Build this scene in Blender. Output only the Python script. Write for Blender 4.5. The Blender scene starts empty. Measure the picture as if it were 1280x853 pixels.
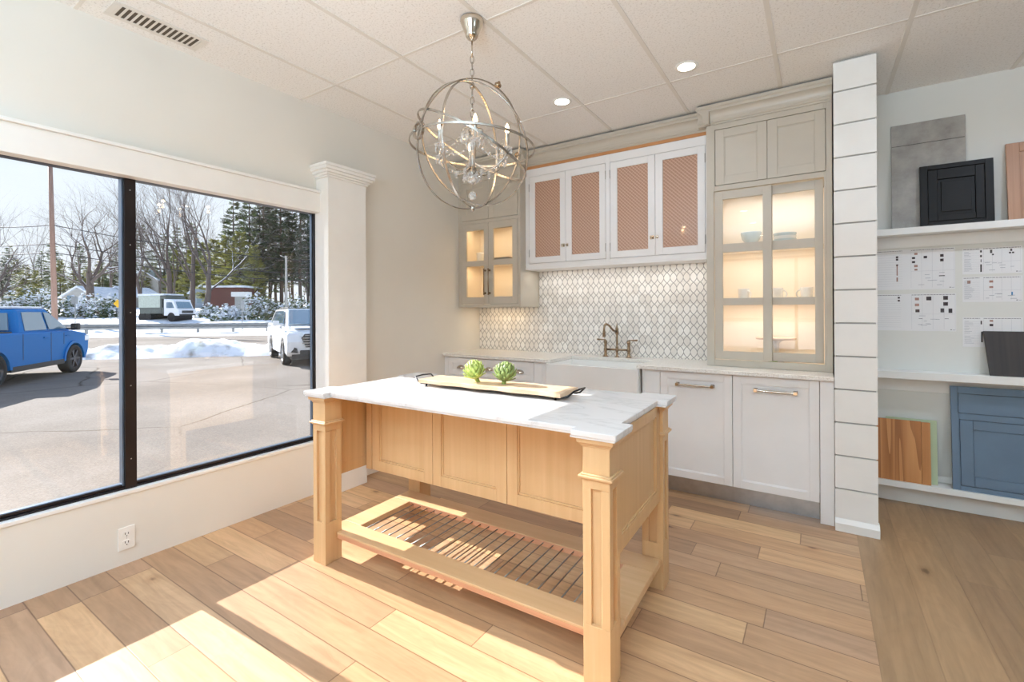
import bpy, math, random
from math import sin, cos, pi, radians, atan2, sqrt
from mathutils import Vector, Matrix, noise
random.seed(7)
SC = bpy.context.scene
COL = SC.collection
ORG = {}

# ------------------------------------------------------------------ helpers
def lin(c):
    f = lambda v: v / 12.92 if v <= .04045 else ((v + .055) / 1.055) ** 2.4
    return tuple(f(v / 255.) for v in c) + (1.,)

class MB:
    """collects shapes, build() links them as one mesh object"""
    def __init__(s): s.v = []; s.f = []; s.m = []; s.sm = []; s.M = None; s.mi = 0; s.smooth = False
    def _add(s, vs, fs):
        b = len(s.v)
        if s.M is not None: vs = [tuple(s.M @ Vector(p)) for p in vs]
        s.v += [tuple(p) for p in vs]
        for f in fs: s.f.append(tuple(b + i for i in f)); s.m.append(s.mi); s.sm.append(s.smooth)
        return s
    def box(s, x0, x1, y0, y1, z0, z1):
        v = [(x, y, z) for x in (x0, x1) for y in (y0, y1) for z in (z0, z1)]
        return s._add(v, [(0, 1, 3, 2), (4, 6, 7, 5), (0, 4, 5, 1), (2, 3, 7, 6), (0, 2, 6, 4), (1, 5, 7, 3)])
    def prism(s, pts, axis, a, b):
        """closed outline extruded from a to b along axis; pts are the two other coordinates in xyz order"""
        def P(p, t):
            return {'x': (t, p[0], p[1]), 'y': (p[0], t, p[1]), 'z': (p[0], p[1], t)}[axis]
        n = len(pts); v = [P(p, a) for p in pts] + [P(p, b) for p in pts]
        f = [tuple(range(n)), tuple(range(2 * n - 1, n - 1, -1))] + [(i, i + n, (i + 1) % n + n, (i + 1) % n) for i in range(n)]
        return s._add(v, f)
    def tube(s, pts, r, n=8, closed=False, cap=True):
        pts = [Vector(p) for p in pts]; N = len(pts)
        rr = r if isinstance(r, (list, tuple)) else [r] * N
        t = []
        for i in range(N):
            a = pts[(i - 1) % N] if (i > 0 or closed) else pts[i]
            b = pts[(i + 1) % N] if (i < N - 1 or closed) else pts[i]
            d = (b - a); t.append(d.normalized() if d.length > 1e-9 else Vector((0, 0, 1)))
        up = Vector((0, 0, 1)) if abs(t[0].z) < .9 else Vector((1, 0, 0))
        u = t[0].cross(up).normalized(); vs = []
        for i in range(N):
            u = (u - t[i] * u.dot(t[i]))
            u = u.normalized() if u.length > 1e-6 else t[i].orthogonal().normalized()
            w = t[i].cross(u)
            for k in range(n):
                a = 2 * pi * k / n
                vs.append(tuple(pts[i] + (u * cos(a) + w * sin(a)) * rr[i]))
        fs = []
        for i in range(N if closed else N - 1):
            j = (i + 1) % N
            for k in range(n):
                fs.append((i * n + k, i * n + (k + 1) % n, j * n + (k + 1) % n, j * n + k))
        if cap and not closed: fs += [tuple(range(n - 1, -1, -1)), tuple((N - 1) * n + k for k in range(n))]
        return s._add(vs, fs)
    def cyl(s, p, q, r, n=16): return s.tube([p, q], r, n)
    def lathe(s, prof, c=(0, 0, 0), n=24, cap=True):
        """prof: (radius, z) list, turned round the z axis through c"""
        vs = []; fs = []
        for r, z in prof:
            for k in range(n):
                a = 2 * pi * k / n; vs.append((c[0] + r * cos(a), c[1] + r * sin(a), c[2] + z))
        for i in range(len(prof) - 1):
            for k in range(n): fs.append((i * n + k, i * n + (k + 1) % n, (i + 1) * n + (k + 1) % n, (i + 1) * n + k))
        if cap: fs += [tuple(range(n - 1, -1, -1)), tuple((len(prof) - 1) * n + k for k in range(n))]
        return s._add(vs, fs)
    def ball(s, c, r, n=10, sz=1.):
        m = n // 2 + 1
        return s.lathe([(max(1e-4, r * sin(pi * i / m)), -r * sz * cos(pi * i / m)) for i in range(m + 1)], c, n)
    def ring(s, c, nrm, R, r, n=64, k=8, flat=None):
        nrm = Vector(nrm).normalized(); a = nrm.orthogonal().normalized(); b = nrm.cross(a); c = Vector(c)
        if flat is None: return s.tube([c + (a * cos(2 * pi * i / n) + b * sin(2 * pi * i / n)) * R for i in range(n)], r, k, closed=True)
        vs = []; fs = []
        for i in range(n):
            d = a * cos(2 * pi * i / n) + b * sin(2 * pi * i / n)
            for dr, dn in ((-r, -flat), (r, -flat), (r, flat), (-r, flat)): vs.append(tuple(c + d * (R + dr) + nrm * dn))
        for i in range(n):
            j = (i + 1) % n
            for q in range(4): fs.append((i * 4 + q, j * 4 + q, j * 4 + (q + 1) % 4, i * 4 + (q + 1) % 4))
        return s._add(vs, fs)
    def quad(s, a, b, c, d): return s._add([a, b, c, d], [(0, 1, 2, 3)])
    def build(s, name, mats, parent=None, bevel=0, seg=2, smooth=None, autos=False):
        me = bpy.data.meshes.new(name)
        o0 = ORG.get(parent.name, (0, 0, 0)) if parent is not None else (0, 0, 0)
        me.from_pydata([(x - o0[0], y - o0[1], z - o0[2]) for x, y, z in s.v], [], s.f)
        if not isinstance(mats, (list, tuple)): mats = [mats]
        for m in mats: me.materials.append(m)
        me.polygons.foreach_set('material_index', s.m)
        me.polygons.foreach_set('use_smooth', [bool(smooth) if smooth is not None else q for q in s.sm])
        me.update()
        o = bpy.data.objects.new(name, me); COL.objects.link(o)
        if parent is not None: o.parent = parent; ORG[o.name] = o0
        if bevel:
            b = o.modifiers.new('Bevel', 'BEVEL'); b.width = bevel; b.segments = seg; b.limit_method = 'ANGLE'; b.angle_limit = radians(40)
        return o

def tag(o, label=None, cat=None, group=None, kind=None):
    for k, v in (('label', label), ('category', cat), ('group', group), ('kind', kind)):
        if v: o[k] = v
    return o
def thing(name, loc, label, cat, group=None, rz=0, world=True):
    o = bpy.data.objects.new(name, None); COL.objects.link(o)
    o.empty_display_size = .1
    o.location = loc; o.rotation_euler = (0, 0, rz)
    ORG[o.name] = tuple(loc) if world else (0, 0, 0)
    return tag(o, label, cat, group)
def struct(name, mb, m, **k): return tag(mb.build(name, m, **k), kind='structure')
def kids(o, allobs): return [c for c in allobs if c.parent is o]
def copy_tree(o, parent=None):
    allobs = list(COL.objects)
    def rec(s, p):
        c = s.copy(); COL.objects.link(c); c.parent = p
        for ch in kids(s, allobs): rec(ch, c)
        return c
    return rec(o, parent)

# ------------------------------------------------------------------ materials
def nmat(name):
    m = bpy.data.materials.new(name); m.use_nodes = True
    nt = m.node_tree; nt.nodes.clear()
    out = nt.nodes.new('ShaderNodeOutputMaterial'); b = nt.nodes.new('ShaderNodeBsdfPrincipled')
    nt.links.new(b.outputs[0], out.inputs[0])
    return m, nt, b, out
def N(nt, t, **k):
    n = nt.nodes.new(t)
    for a, v in k.items():
        if a.startswith('i'): 
            key = a[1:]; n.inputs[int(key) if key.isdigit() else key].default_value = v
        else: setattr(n, a, v)
    return n
def math_(nt, op, a, b=None, c=None):
    n = nt.nodes.new('ShaderNodeMath'); n.operation = op
    for i, v in enumerate((a, b, c)):
        if v is None: continue
        if isinstance(v, (int, float)): n.inputs[i].default_value = v
        else: nt.links.new(v, n.inputs[i])
    return n.outputs[0]
def coords(nt, scale=(1, 1, 1), loc=(0, 0, 0), rot=(0, 0, 0)):
    tc = nt.nodes.new('ShaderNodeTexCoord'); mp = nt.nodes.new('ShaderNodeMapping')
    mp.inputs['Scale'].default_value = scale; mp.inputs['Location'].default_value = loc; mp.inputs['Rotation'].default_value = rot
    nt.links.new(tc.outputs['Object'], mp.inputs[0]); return mp.outputs[0]
def ramp(nt, fac, stops, interp='LINEAR'):
    r = nt.nodes.new('ShaderNodeValToRGB'); cr = r.color_ramp; cr.interpolation = interp
    while len(cr.elements) > 1: cr.elements.remove(cr.elements[-1])
    cr.elements[0].position = stops[0][0]; cr.elements[0].color = stops[0][1]
    for p, c in stops[1:]:
        e = cr.elements.new(p); e.color = c
    nt.links.new(fac, r.inputs[0]); return r.outputs[0]
def mixc(nt, f, a, b, mode='MIX'):
    n = nt.nodes.new('ShaderNodeMix'); n.data_type = 'RGBA'; n.blend_type = mode
    for i, v in ((0, f), (6, a), (7, b)):
        if isinstance(v, (int, float, tuple)): n.inputs[i].default_value = v
        else: nt.links.new(v, n.inputs[i])
    return n.outputs[2]
def bump(nt, b, h, strength=.3, dist=.002):
    n = nt.nodes.new('ShaderNodeBump'); n.inputs['Strength'].default_value = strength; n.inputs['Distance'].default_value = dist
    nt.links.new(h, n.inputs['Height']); nt.links.new(n.outputs[0], b.inputs['Normal'])
def plain(name, c, rough=.5, metal=0., var=.03, vscale=6., bmp=0., bscale=200., emit=None, estr=0., spec=.5, coat=0.):
    m, nt, b, _ = nmat(name)
    b.inputs['Roughness'].default_value = rough; b.inputs['Metallic'].default_value = metal
    b.inputs['Specular IOR Level'].default_value = spec; b.inputs['Coat Weight'].default_value = coat
    c = lin(c)
    nz = N(nt, 'ShaderNodeTexNoise', iScale=vscale, iDetail=4.); nt.links.new(coords(nt), nz.inputs[0])
    lo = tuple(max(0, v * (1 - var * 2)) for v in c[:3]) + (1,); hi = tuple(min(1, v * (1 + var * 2)) for v in c[:3]) + (1,)
    nt.links.new(ramp(nt, nz.outputs[0], [(.3, lo), (.7, hi)]), b.inputs['Base Color'])
    if bmp:
        n2 = N(nt, 'ShaderNodeTexNoise', iScale=bscale, iDetail=3.); nt.links.new(coords(nt), n2.inputs[0]); bump(nt, b, n2.outputs[0], bmp)
    if emit: b.inputs['Emission Color'].default_value = lin(emit); b.inputs['Emission Strength'].default_value = estr
    return m
def wood(name, c1, c2, c3, along='z', rough=.45, fine=60., rings=0.):
    m, nt, b, _ = nmat(name); b.inputs['Roughness'].default_value = rough
    sc = {'x': (1.2, fine, fine), 'y': (fine, 1.2, fine), 'z': (fine, fine, 1.2)}[along]
    n1 = N(nt, 'ShaderNodeTexNoise', iScale=1., iDetail=5., iRoughness=.6); nt.links.new(coords(nt, sc), n1.inputs[0])
    s2 = tuple(v * .12 for v in sc)
    n2 = N(nt, 'ShaderNodeTexNoise', iScale=1., iDetail=3., iDistortion=.4); nt.links.new(coords(nt, s2, (3, 1, 2)), n2.inputs[0])
    f = math_(nt, 'ADD', math_(nt, 'MULTIPLY', n1.outputs[0], .5), math_(nt, 'MULTIPLY', n2.outputs[0], .5))
    if rings:
        w = N(nt, 'ShaderNodeTexNoise', iScale=1., iDetail=2., iDistortion=1.2); nt.links.new(coords(nt, tuple(v * .1 for v in sc)), w.inputs[0])
        rr = math_(nt, 'FRACT', math_(nt, 'MULTIPLY', w.outputs[0], rings))
        f = math_(nt, 'ADD', math_(nt, 'MULTIPLY', f, .6), math_(nt, 'MULTIPLY', rr, .35))
    col = ramp(nt, f, [(.32, lin(c1)), (.5, lin(c2)), (.68, lin(c3))])
    nt.links.new(col, b.inputs['Base Color']); bump(nt, b, n1.outputs[0], .08, .001)
    return m
def glass(name, tint=(.96, .98, .98, 1), refl=.5, milky=0.):
    m = bpy.data.materials.new(name); m.use_nodes = True; nt = m.node_tree; nt.nodes.clear()
    out = nt.nodes.new('ShaderNodeOutputMaterial'); mx = nt.nodes.new('ShaderNodeMixShader')
    t = nt.nodes.new('ShaderNodeBsdfTransparent'); t.inputs[0].default_value = tint
    g = nt.nodes.new('ShaderNodeBsdfGlossy'); g.inputs['Roughness'].default_value = .01; g.inputs[0].default_value = (1, 1, 1, 1)
    ge = nt.nodes.new('ShaderNodeNewGeometry'); dt = nt.nodes.new('ShaderNodeVectorMath'); dt.operation = 'DOT_PRODUCT'   # Schlick, the same from both sides
    nt.links.new(ge.outputs['Incoming'], dt.inputs[0]); nt.links.new(ge.outputs['Normal'], dt.inputs[1])
    q = math_(nt, 'POWER', math_(nt, 'SUBTRACT', 1., math_(nt, 'ABSOLUTE', dt.outputs['Value'])), 5.)
    k = math_(nt, 'MINIMUM', math_(nt, 'MULTIPLY', math_(nt, 'ADD', .04, math_(nt, 'MULTIPLY', q, .96)), refl), 1.)
    nt.links.new(k, mx.inputs[0]); nt.links.new(g.outputs[0], mx.inputs[2]);
    if milky:
        df = nt.nodes.new('ShaderNodeBsdfDiffuse'); df.inputs[0].default_value = (.9, .9, .9, 1); m2 = nt.nodes.new('ShaderNodeMixShader'); m2.inputs[0].default_value = milky
        nt.links.new(t.outputs[0], m2.inputs[1]); nt.links.new(df.outputs[0], m2.inputs[2]); t = m2
    nt.links.new(t.outputs[0], mx.inputs[1]); nt.links.new(mx.outputs[0], out.inputs[0])
    return m

M = {}
M['wall'] = plain('wall_paint', (226, 222, 213), .75, var=.012, vscale=1.5, bmp=.05)
M['wall_alcove'] = plain('alcove_paint', (222, 222, 216), .7, var=.012, vscale=1.5, bmp=.05)
M['trimw'] = plain('white_trim_paint', (236, 235, 231), .4, var=.01)
M['cabwhite'] = plain('white_cabinet_paint', (238, 238, 238), .35, var=.008)
M['cabgrey'] = plain('greige_cabinet_paint', (193, 185, 171), .38, var=.012)
M['cabgrey_in'] = plain('cabinet_interior', (238, 226, 206), .6, var=.01)
M['dark'] = plain('dark_gap', (40, 36, 34), .8)
M['frame'] = plain('dark_bronze_aluminium', (44, 38, 38), .35, .6, var=.05)
M['frame_out'] = plain('blue_grey_aluminium', (96, 112, 132), .3, .5, var=.05)
M['steel'] = plain('brushed_steel', (190, 188, 186), .28, 1., var=.04, vscale=20)
M['nickel'] = plain('polished_nickel', (206, 196, 182), .12, 1., var=.02)
M['oldnickel'] = plain('aged_nickel', (150, 128, 104), .22, 1., var=.05)
M['chain'] = plain('silver_leaf', (178, 172, 164), .25, 1., var=.06, vscale=30)
M['blackiron'] = plain('black_iron', (38, 38, 40), .45, .7, var=.05)
M['porcelain'] = plain('glazed_fireclay', (240, 240, 238), .12, var=.005, coat=.5)
M['rod'] = plain('steel_rod', (150, 148, 142), .3, 1., var=.03)
M['plastic'] = plain('white_plastic', (238, 237, 232), .35, var=.01)
M['glass'] = glass('window_glass', (.97, .985, 1, 1), .9)
M['cabglass'] = glass('cabinet_glass', (.97, .98, .98, 1), 1.2)
M['crystal'] = glass('crystal', (.86, .88, .90, 1), 5., .22)
M['wood_v'] = wood('maple_upright', (197, 158, 112), (206, 168, 122), (215, 179, 134), 'z', fine=38.)
M['wood_x'] = wood('maple_lengthwise', (198, 160, 116), (206, 169, 125), (215, 180, 137), 'x', fine=38.)
M['wood_y'] = wood('maple_crosswise', (198, 160, 116), (206, 169, 125), (215, 180, 137), 'y', fine=38.)
M['copperstrip'] = wood('bare_wood_strip', (176, 118, 70), (196, 138, 88), (208, 150, 98), 'x')
M['cherry'] = wood('cherry_edge', (190, 134, 100), (200, 146, 112), (210, 158, 124), 'x')
M['board'] = wood('serving_board_wood', (206, 170, 134), (220, 188, 154), (230, 202, 170), 'x', fine=40)
M['oaksample'] = wood('red_oak', (158, 98, 50), (188, 124, 70), (204, 144, 88), 'z', fine=30, rings=16)
M['oakflat'] = wood('red_oak_stile', (176, 114, 62), (190, 128, 74), (200, 140, 84), 'z')
M['tanwood'] = wood('tan_veneer', (160, 118, 92), (178, 136, 108), (190, 148, 120), 'z', fine=90)
M['green'] = plain('sage_paint', (176, 190, 156), .5, var=.02)
M['bluepaint'] = plain('slate_blue_paint', (98, 116, 134), .45, var=.03, bmp=.05)
M['blackpaint'] = plain('black_paint', (20, 18, 17), .45, var=.05, spec=.3)
M['darkwood'] = wood('espresso_wood', (36, 28, 24), (48, 38, 33), (58, 47, 41), 'z', fine=90)
M['paper'] = plain('paper', (232, 232, 232), .7, var=.005)
M['ink'] = plain('ink', (70, 66, 66), .7)
M['inkl'] = plain('pale_ink', (170, 172, 178), .7)
M['swd'] = plain('dark_swatch', (62, 50, 52), .6, var=.15, vscale=60)
M['swb'] = plain('brown_swatch', (164, 126, 112), .6, var=.1, vscale=60)
M['swc'] = plain('blue_swatch', (50, 130, 180), .6)
M['ceramic'] = plain('white_ceramic', (232, 230, 224), .2, var=.01)
M['teal'] = plain('pale_blue_glaze', (192, 203, 202), .2, var=.03)
M['greytray'] = plain('grey_tray', (120, 114, 104), .5)
M['arti'] = plain('artichoke_green', (176, 190, 100), .5, var=.22, vscale=28, bmp=.2)
M['arti2'] = plain('artichoke_dark', (142, 160, 90), .5, var=.28, vscale=30, bmp=.2)
M['stem'] = plain('artichoke_stem', (140, 160, 82), .6, var=.1)
M['lens'] = plain('downlight_lens', (255, 250, 240), .5, emit=(255, 244, 228), estr=9.)
M['bulb'] = plain('lit_bulb', (255, 240, 220), .3, emit=(255, 214, 160), estr=12.)
M['bulboff'] = glass('clear_bulb', (.95, .93, .9, 1), 2.)

def m_concrete():
    m, nt, b, _ = nmat('grey_concrete_laminate'); b.inputs['Roughness'].default_value = .6
    n = N(nt, 'ShaderNodeTexNoise', iScale=7., iDetail=8., iRoughness=.65); nt.links.new(coords(nt), n.inputs[0])
    nt.links.new(ramp(nt, n.outputs[0], [(.3, lin((140, 136, 130))), (.7, lin((180, 176, 170)))]), b.inputs['Base Color']); return m
M['concrete'] = m_concrete()

def m_floor(name, axis, w, off, L, cols, knots=True, seam=1.):
    """wood planks: rows w wide, running along x ('x') or y ('y')"""
    m, nt, b, _ = nmat(name); b.inputs['Roughness'].default_value = .42
    sp = N(nt, 'ShaderNodeSeparateXYZ'); nt.links.new(coords(nt), sp.inputs[0])
    a, c = (sp.outputs[0], sp.outputs[1]) if axis == 'x' else (sp.outputs[1], sp.outputs[0])
    v = math_(nt, 'DIVIDE', math_(nt, 'SUBTRACT', c, off), w); row = math_(nt, 'FLOOR', v); fv = math_(nt, 'FRACT', v)
    h1 = N(nt, 'ShaderNodeTexWhiteNoise', noise_dimensions='1D'); nt.links.new(row, h1.inputs['W'])
    u = math_(nt, 'DIVIDE', math_(nt, 'ADD', a, math_(nt, 'MULTIPLY', h1.outputs[0], 7.3)), L)
    # uneven lengths
    u = math_(nt, 'ADD', u, math_(nt, 'MULTIPLY', math_(nt, 'SINE', math_(nt, 'MULTIPLY', u, 2.1)), .28))
    cl = math_(nt, 'FLOOR', u); fu = math_(nt, 'FRACT', u)
    cb = N(nt, 'ShaderNodeCombineXYZ'); nt.links.new(row, cb.inputs[0]); nt.links.new(cl, cb.inputs[1])
    h2 = N(nt, 'ShaderNodeTexWhiteNoise', noise_dimensions='2D'); nt.links.new(cb.outputs[0], h2.inputs['Vector'])
    base = ramp(nt, h2.outputs[0], [(i / (len(cols) - 1), lin(q)) for i, q in enumerate(cols)])
    # grain, shifted per plank
    gx = math_(nt, 'ADD', math_(nt, 'MULTIPLY', a, 2.2), math_(nt, 'MULTIPLY', h2.outputs[0], 40.))
    gy = math_(nt, 'MULTIPLY', c, 26.)
    gc = N(nt, 'ShaderNodeCombineXYZ'); nt.links.new(gx, gc.inputs[0]); nt.links.new(gy, gc.inputs[1]); nt.links.new(h2.outputs[0], gc.inputs[2])
    g = N(nt, 'ShaderNodeTexNoise', iScale=1., iDetail=6., iRoughness=.6, iDistortion=.5); nt.links.new(gc.outputs[0], g.inputs[0])
    g2c = N(nt, 'ShaderNodeCombineXYZ'); nt.links.new(math_(nt, 'MULTIPLY', gx, .8), g2c.inputs[0]); nt.links.new(math_(nt, 'MULTIPLY', gy, .25), g2c.inputs[1]); nt.links.new(cl, g2c.inputs[2])
    g2 = N(nt, 'ShaderNodeTexNoise', iScale=1., iDetail=2., iDistortion=1.6); nt.links.new(g2c.outputs[0], g2.inputs[0])
    col = mixc(nt, 1., base, ramp(nt, g.outputs[0], [(.3, (.80, .78, .75, 1)), (.62, (1.07, 1.07, 1.07, 1))]), 'MULTIPLY')
    rg = math_(nt, 'FRACT', math_(nt, 'MULTIPLY', g2.outputs[0], 7.))
    col = mixc(nt, .5, col, ramp(nt, rg, [(0, (.9, .88, .86, 1)), (.5, (1.03, 1.03, 1.03, 1)), (1, (.94, .92, .9, 1))]), 'MULTIPLY')
    if knots:
        kc = N(nt, 'ShaderNodeCombineXYZ'); nt.links.new(math_(nt, 'MULTIPLY', a, 1.5), kc.inputs[0]); nt.links.new(math_(nt, 'MULTIPLY', c, 2.6), kc.inputs[1])
        vo = N(nt, 'ShaderNodeTexVoronoi', iScale=1., iRandomness=1.); vo.voronoi_dimensions = '2D'; nt.links.new(kc.outputs[0], vo.inputs['Vector'])
        wob = math_(nt, 'ADD', vo.outputs['Distance'], math_(nt, 'MULTIPLY', math_(nt, 'SUBTRACT', g.outputs[0], .5), .10))
        kn = ramp(nt, wob, [(0, (.38, .33, .28, 1)), (.022, (.50, .44, .38, 1)), (.045, (.86, .82, .78, 1)), (.10, (1, 1, 1, 1))])
        sc_ = N(nt, 'ShaderNodeSeparateColor'); nt.links.new(vo.outputs['Color'], sc_.inputs[0])
        s_ = math_(nt, 'GREATER_THAN', sc_.outputs[0], .66)
        col = mixc(nt, s_, col, mixc(nt, 1., col, kn, 'MULTIPLY'))
    e1 = math_(nt, 'MULTIPLY', math_(nt, 'MINIMUM', fv, math_(nt, 'SUBTRACT', 1., fv)), w)
    e2 = math_(nt, 'MULTIPLY', math_(nt, 'MINIMUM', fu, math_(nt, 'SUBTRACT', 1., fu)), L)
    e = math_(nt, 'MINIMUM', e1, e2)
    k = ramp(nt, e, [(0, (.36, .30, .25, 1)), (.0011, (.5, .42, .36, 1)), (.0024, (1, 1, 1, 1))])
    col = mixc(nt, seam, col, k, 'MULTIPLY')
    nt.links.new(col, b.inputs['Base Color'])
    bump(nt, b, math_(nt, 'ADD', math_(nt, 'MULTIPLY', g.outputs[0], .15), math_(nt, 'MINIMUM', math_(nt, 'MULTIPLY', e, 300.), 1.)), .25, .0015)
    return m
M['floor'] = m_floor('oak_planks', 'x', .152, .57 - .152 * 60, 1.05, [(160, 126, 97), (196, 154, 113), (211, 173, 131), (171, 136, 107), (212, 172, 127), (148, 115, 90), (200, 158, 115)])
M['floor2'] = m_floor('tan_planks', 'y', .195, .19 - .195 * 60, 1.9, [(160, 127, 92), (149, 117, 85), (166, 132, 96), (155, 122, 90)], seam=.3)

def m_ceiling():
    m, nt, b, _ = nmat('acoustic_tile'); b.inputs['Roughness'].default_value = .9
    n = N(nt, 'ShaderNodeTexNoise', iScale=95., iDetail=5., iRoughness=.7); nt.links.new(coords(nt), n.inputs[0])
    nt.links.new(ramp(nt, n.outputs[0], [(.36, lin((214, 212, 208))), (.47, lin((238, 237, 235)))]), b.inputs['Base Color'])
    bump(nt, b, n.outputs[0], .4, .003); return m
M['ceil'] = m_ceiling()
M['tbar'] = plain('ceiling_grid_enamel', (222, 219, 213), .5, var=.01)

def m_marble(name, speck):
    m, nt, b, _ = nmat(name); b.inputs['Roughness'].default_value = .22
    if speck:
        n = N(nt, 'ShaderNodeTexNoise', iScale=160., iDetail=3.); nt.links.new(coords(nt), n.inputs[0])
        nt.links.new(ramp(nt, n.outputs[0], [(.38, lin((212, 208, 200))), (.5, lin((232, 229, 223))), (.62, lin((240, 238, 234)))]), b.inputs['Base Color'])
    else:
        n = N(nt, 'ShaderNodeTexNoise', iScale=1.6, iDetail=7., iRoughness=.6, iDistortion=1.4); nt.links.new(coords(nt, (.6, 2.2, 1)), n.inputs[0])
        d = math_(nt, 'ABSOLUTE', math_(nt, 'SUBTRACT', n.outputs[0], .5))
        nt.links.new(ramp(nt, d, [(0, lin((202, 202, 203))), (.008, lin((213, 213, 214))), (.04, lin((220, 220, 221)))]), b.inputs['Base Color'])
    return m
M['quartz'] = m_marble('speckled_quartz', True)
M['marble'] = m_marble('veined_white_quartz', False)

def m_tile():
    m, nt, b, _ = nmat('ogee_tile')
    P, Q = .0545, .0905
    sp = N(nt, 'ShaderNodeSeparateXYZ'); nt.links.new(coords(nt), sp.inputs[0])
    def cell(o, per):
        f = math_(nt, 'FRACT', math_(nt, 'DIVIDE', math_(nt, 'ADD', o, 10.), per)); return math_(nt, 'ABSOLUTE', math_(nt, 'SUBTRACT', f, .5))
    ax = math_(nt, 'MULTIPLY', cell(sp.outputs[0], P), 2.)           # 0 centre .. 1 edge
    av = cell(sp.outputs[2], Q)                                       # 0 .. .5
    cs = math_(nt, 'POWER', math_(nt, 'COSINE', math_(nt, 'MULTIPLY', av, pi)), .85)
    d = math_(nt, 'ABSOLUTE', math_(nt, 'SUBTRACT', ax, cs))
    # even line width: divide by slope
    sl = math_(nt, 'ADD', 1., math_(nt, 'MULTIPLY', math_(nt, 'SINE', math_(nt, 'MULTIPLY', av, pi)), 1.1))
    d = math_(nt, 'DIVIDE', d, sl)
    msk = ramp(nt, d, [(.045, (1, 1, 1, 1)), (.085, (0, 0, 0, 1))])
    n = N(nt, 'ShaderNodeTexNoise', iScale=9., iDetail=5.); nt.links.new(coords(nt), n.inputs[0])
    fx = math_(nt, 'FLOOR', math_(nt, 'DIVIDE', math_(nt, 'ADD', sp.outputs[0], 10.), P)); fz = math_(nt, 'FLOOR', math_(nt, 'DIVIDE', math_(nt, 'ADD', sp.outputs[2], 10.), Q))
    cb = N(nt, 'ShaderNodeCombineXYZ'); nt.links.new(fx, cb.inputs[0]); nt.links.new(fz, cb.inputs[1])
    wn = N(nt, 'ShaderNodeTexWhiteNoise', noise_dimensions='2D'); nt.links.new(cb.outputs[0], wn.inputs['Vector'])
    base = ramp(nt, math_(nt, 'ADD', math_(nt, 'MULTIPLY', n.outputs[0], .6), math_(nt, 'MULTIPLY', wn.outputs[0], .4)), [(.3, lin((226, 222, 216))), (.7, lin((244, 242, 238)))])
    nt.links.new(mixc(nt, msk, base, lin((142, 142, 140))), b.inputs['Base Color'])
    b.inputs['Roughness'].default_value = .25
    bump(nt, b, math_(nt, 'MULTIPLY', msk, -1.), .5, .0015); return m
M['tile'] = m_tile()

def m_lattice():
    m, nt, b, _ = nmat('copper_lattice')
    sp = N(nt, 'ShaderNodeSeparateXYZ'); nt.links.new(coords(nt), sp.inputs[0])
    def band(sg, per, wd):
        u = math_(nt, 'ADD', sp.outputs[0], math_(nt, 'MULTIPLY', sp.outputs[2], sg))
        f = math_(nt, 'ABSOLUTE', math_(nt, 'SUBTRACT', math_(nt, 'FRACT', math_(nt, 'DIVIDE', math_(nt, 'ADD', u, 20.), per)), .5))
        return math_(nt, 'LESS_THAN', f, wd)
    a = band(1., .030, .14); c = band(-1., .030, .07)
    k = math_(nt, 'MAXIMUM', a, c)
    nt.links.new(mixc(nt, k, lin((170, 128, 106)), lin((206, 172, 148))), b.inputs['Base Color'])
    b.inputs['Roughness'].default_value = .4; b.inputs['Coat Weight'].default_value = .7; b.inputs['Coat Roughness'].default_value = .03
    bump(nt, b, k, .5, .002); return m
M['lattice'] = m_lattice()
# ------------------------------------------------------------------ the room
XL, XR, YB, YA, YF, H = -3.12, 6.2, 4.12, 4.25, -4.6, 2.885
GZ = -.3                                                           # the parking lot outside
WIN = [(-.12, 2.165), (-4.2, -.75)]                               # openings in the left wall (y ranges)
SILL, HEAD = .392, 2.10

b = MB(); b.box(XL - .14, .19, YF, YA + .2, -.12, 0); struct('floor', b, M['floor'])
b = MB(); b.box(.19, XR, YF, YA + .2, -.12, 0); struct('floor_tan', b, M['floor2'])
b = MB(); b.box(XL - .14, XR + .1, YF - .1, YA + .2, H, H + .08)
b.mi = 1
for k in range(-2, 16):
    x = -2.715 + .6265 * k
    if XL < x < XR: b.box(x - .012, x + .012, YF, YA, H - .004, H + .01)
for k in range(-6, 3):
    y = 1.99 + 1.225 * k
    if YF < y < YA: b.box(XL, XR, y - .008, y + .008, H - .003, H + .01)
struct('ceiling', b, [M['ceil'], M['tbar']])

b = MB()                                                           # window wall, 14 cm thick
x0, x1 = XL - .14, XL
for (a, c) in ((YF, WIN[1][0]), (WIN[1][1], WIN[0][0]), (WIN[0][1], YA + .2)): b.box(x0, x1, a, c, GZ, H)
for (a, c) in WIN: b.box(x0, x1, a, c, GZ, SILL - .01); b.box(x0, x1, a, c, HEAD, H)
struct('wall_left', b, M['wall'])
b = MB(); b.box(XL - .14, .09, YB, YA + .2, 0, H); struct('wall_back', b, M['wall'])
b = MB(); b.box(.09, XR + .1, YA, YA + .2, 0, H); struct('wall_back_alcove', b, M['wall_alcove'])
b = MB(); b.box(XR, XR + .1, YF, YA, 0, H); struct('wall_right', b, M['wall'])
b = MB(); FX0, FX1, FZ0, FZ1 = -2.3, 3.4, .4, 2.55
b.box(XL - .14, FX0, YF - .1, YF, 0, H); b.box(FX1, XR + .1, YF - .1, YF, 0, H); b.box(FX0, FX1, YF - .1, YF, 0, FZ0); b.box(FX0, FX1, YF - .1, YF, FZ1, H); struct('wall_front', b, M['wall'])

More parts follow.
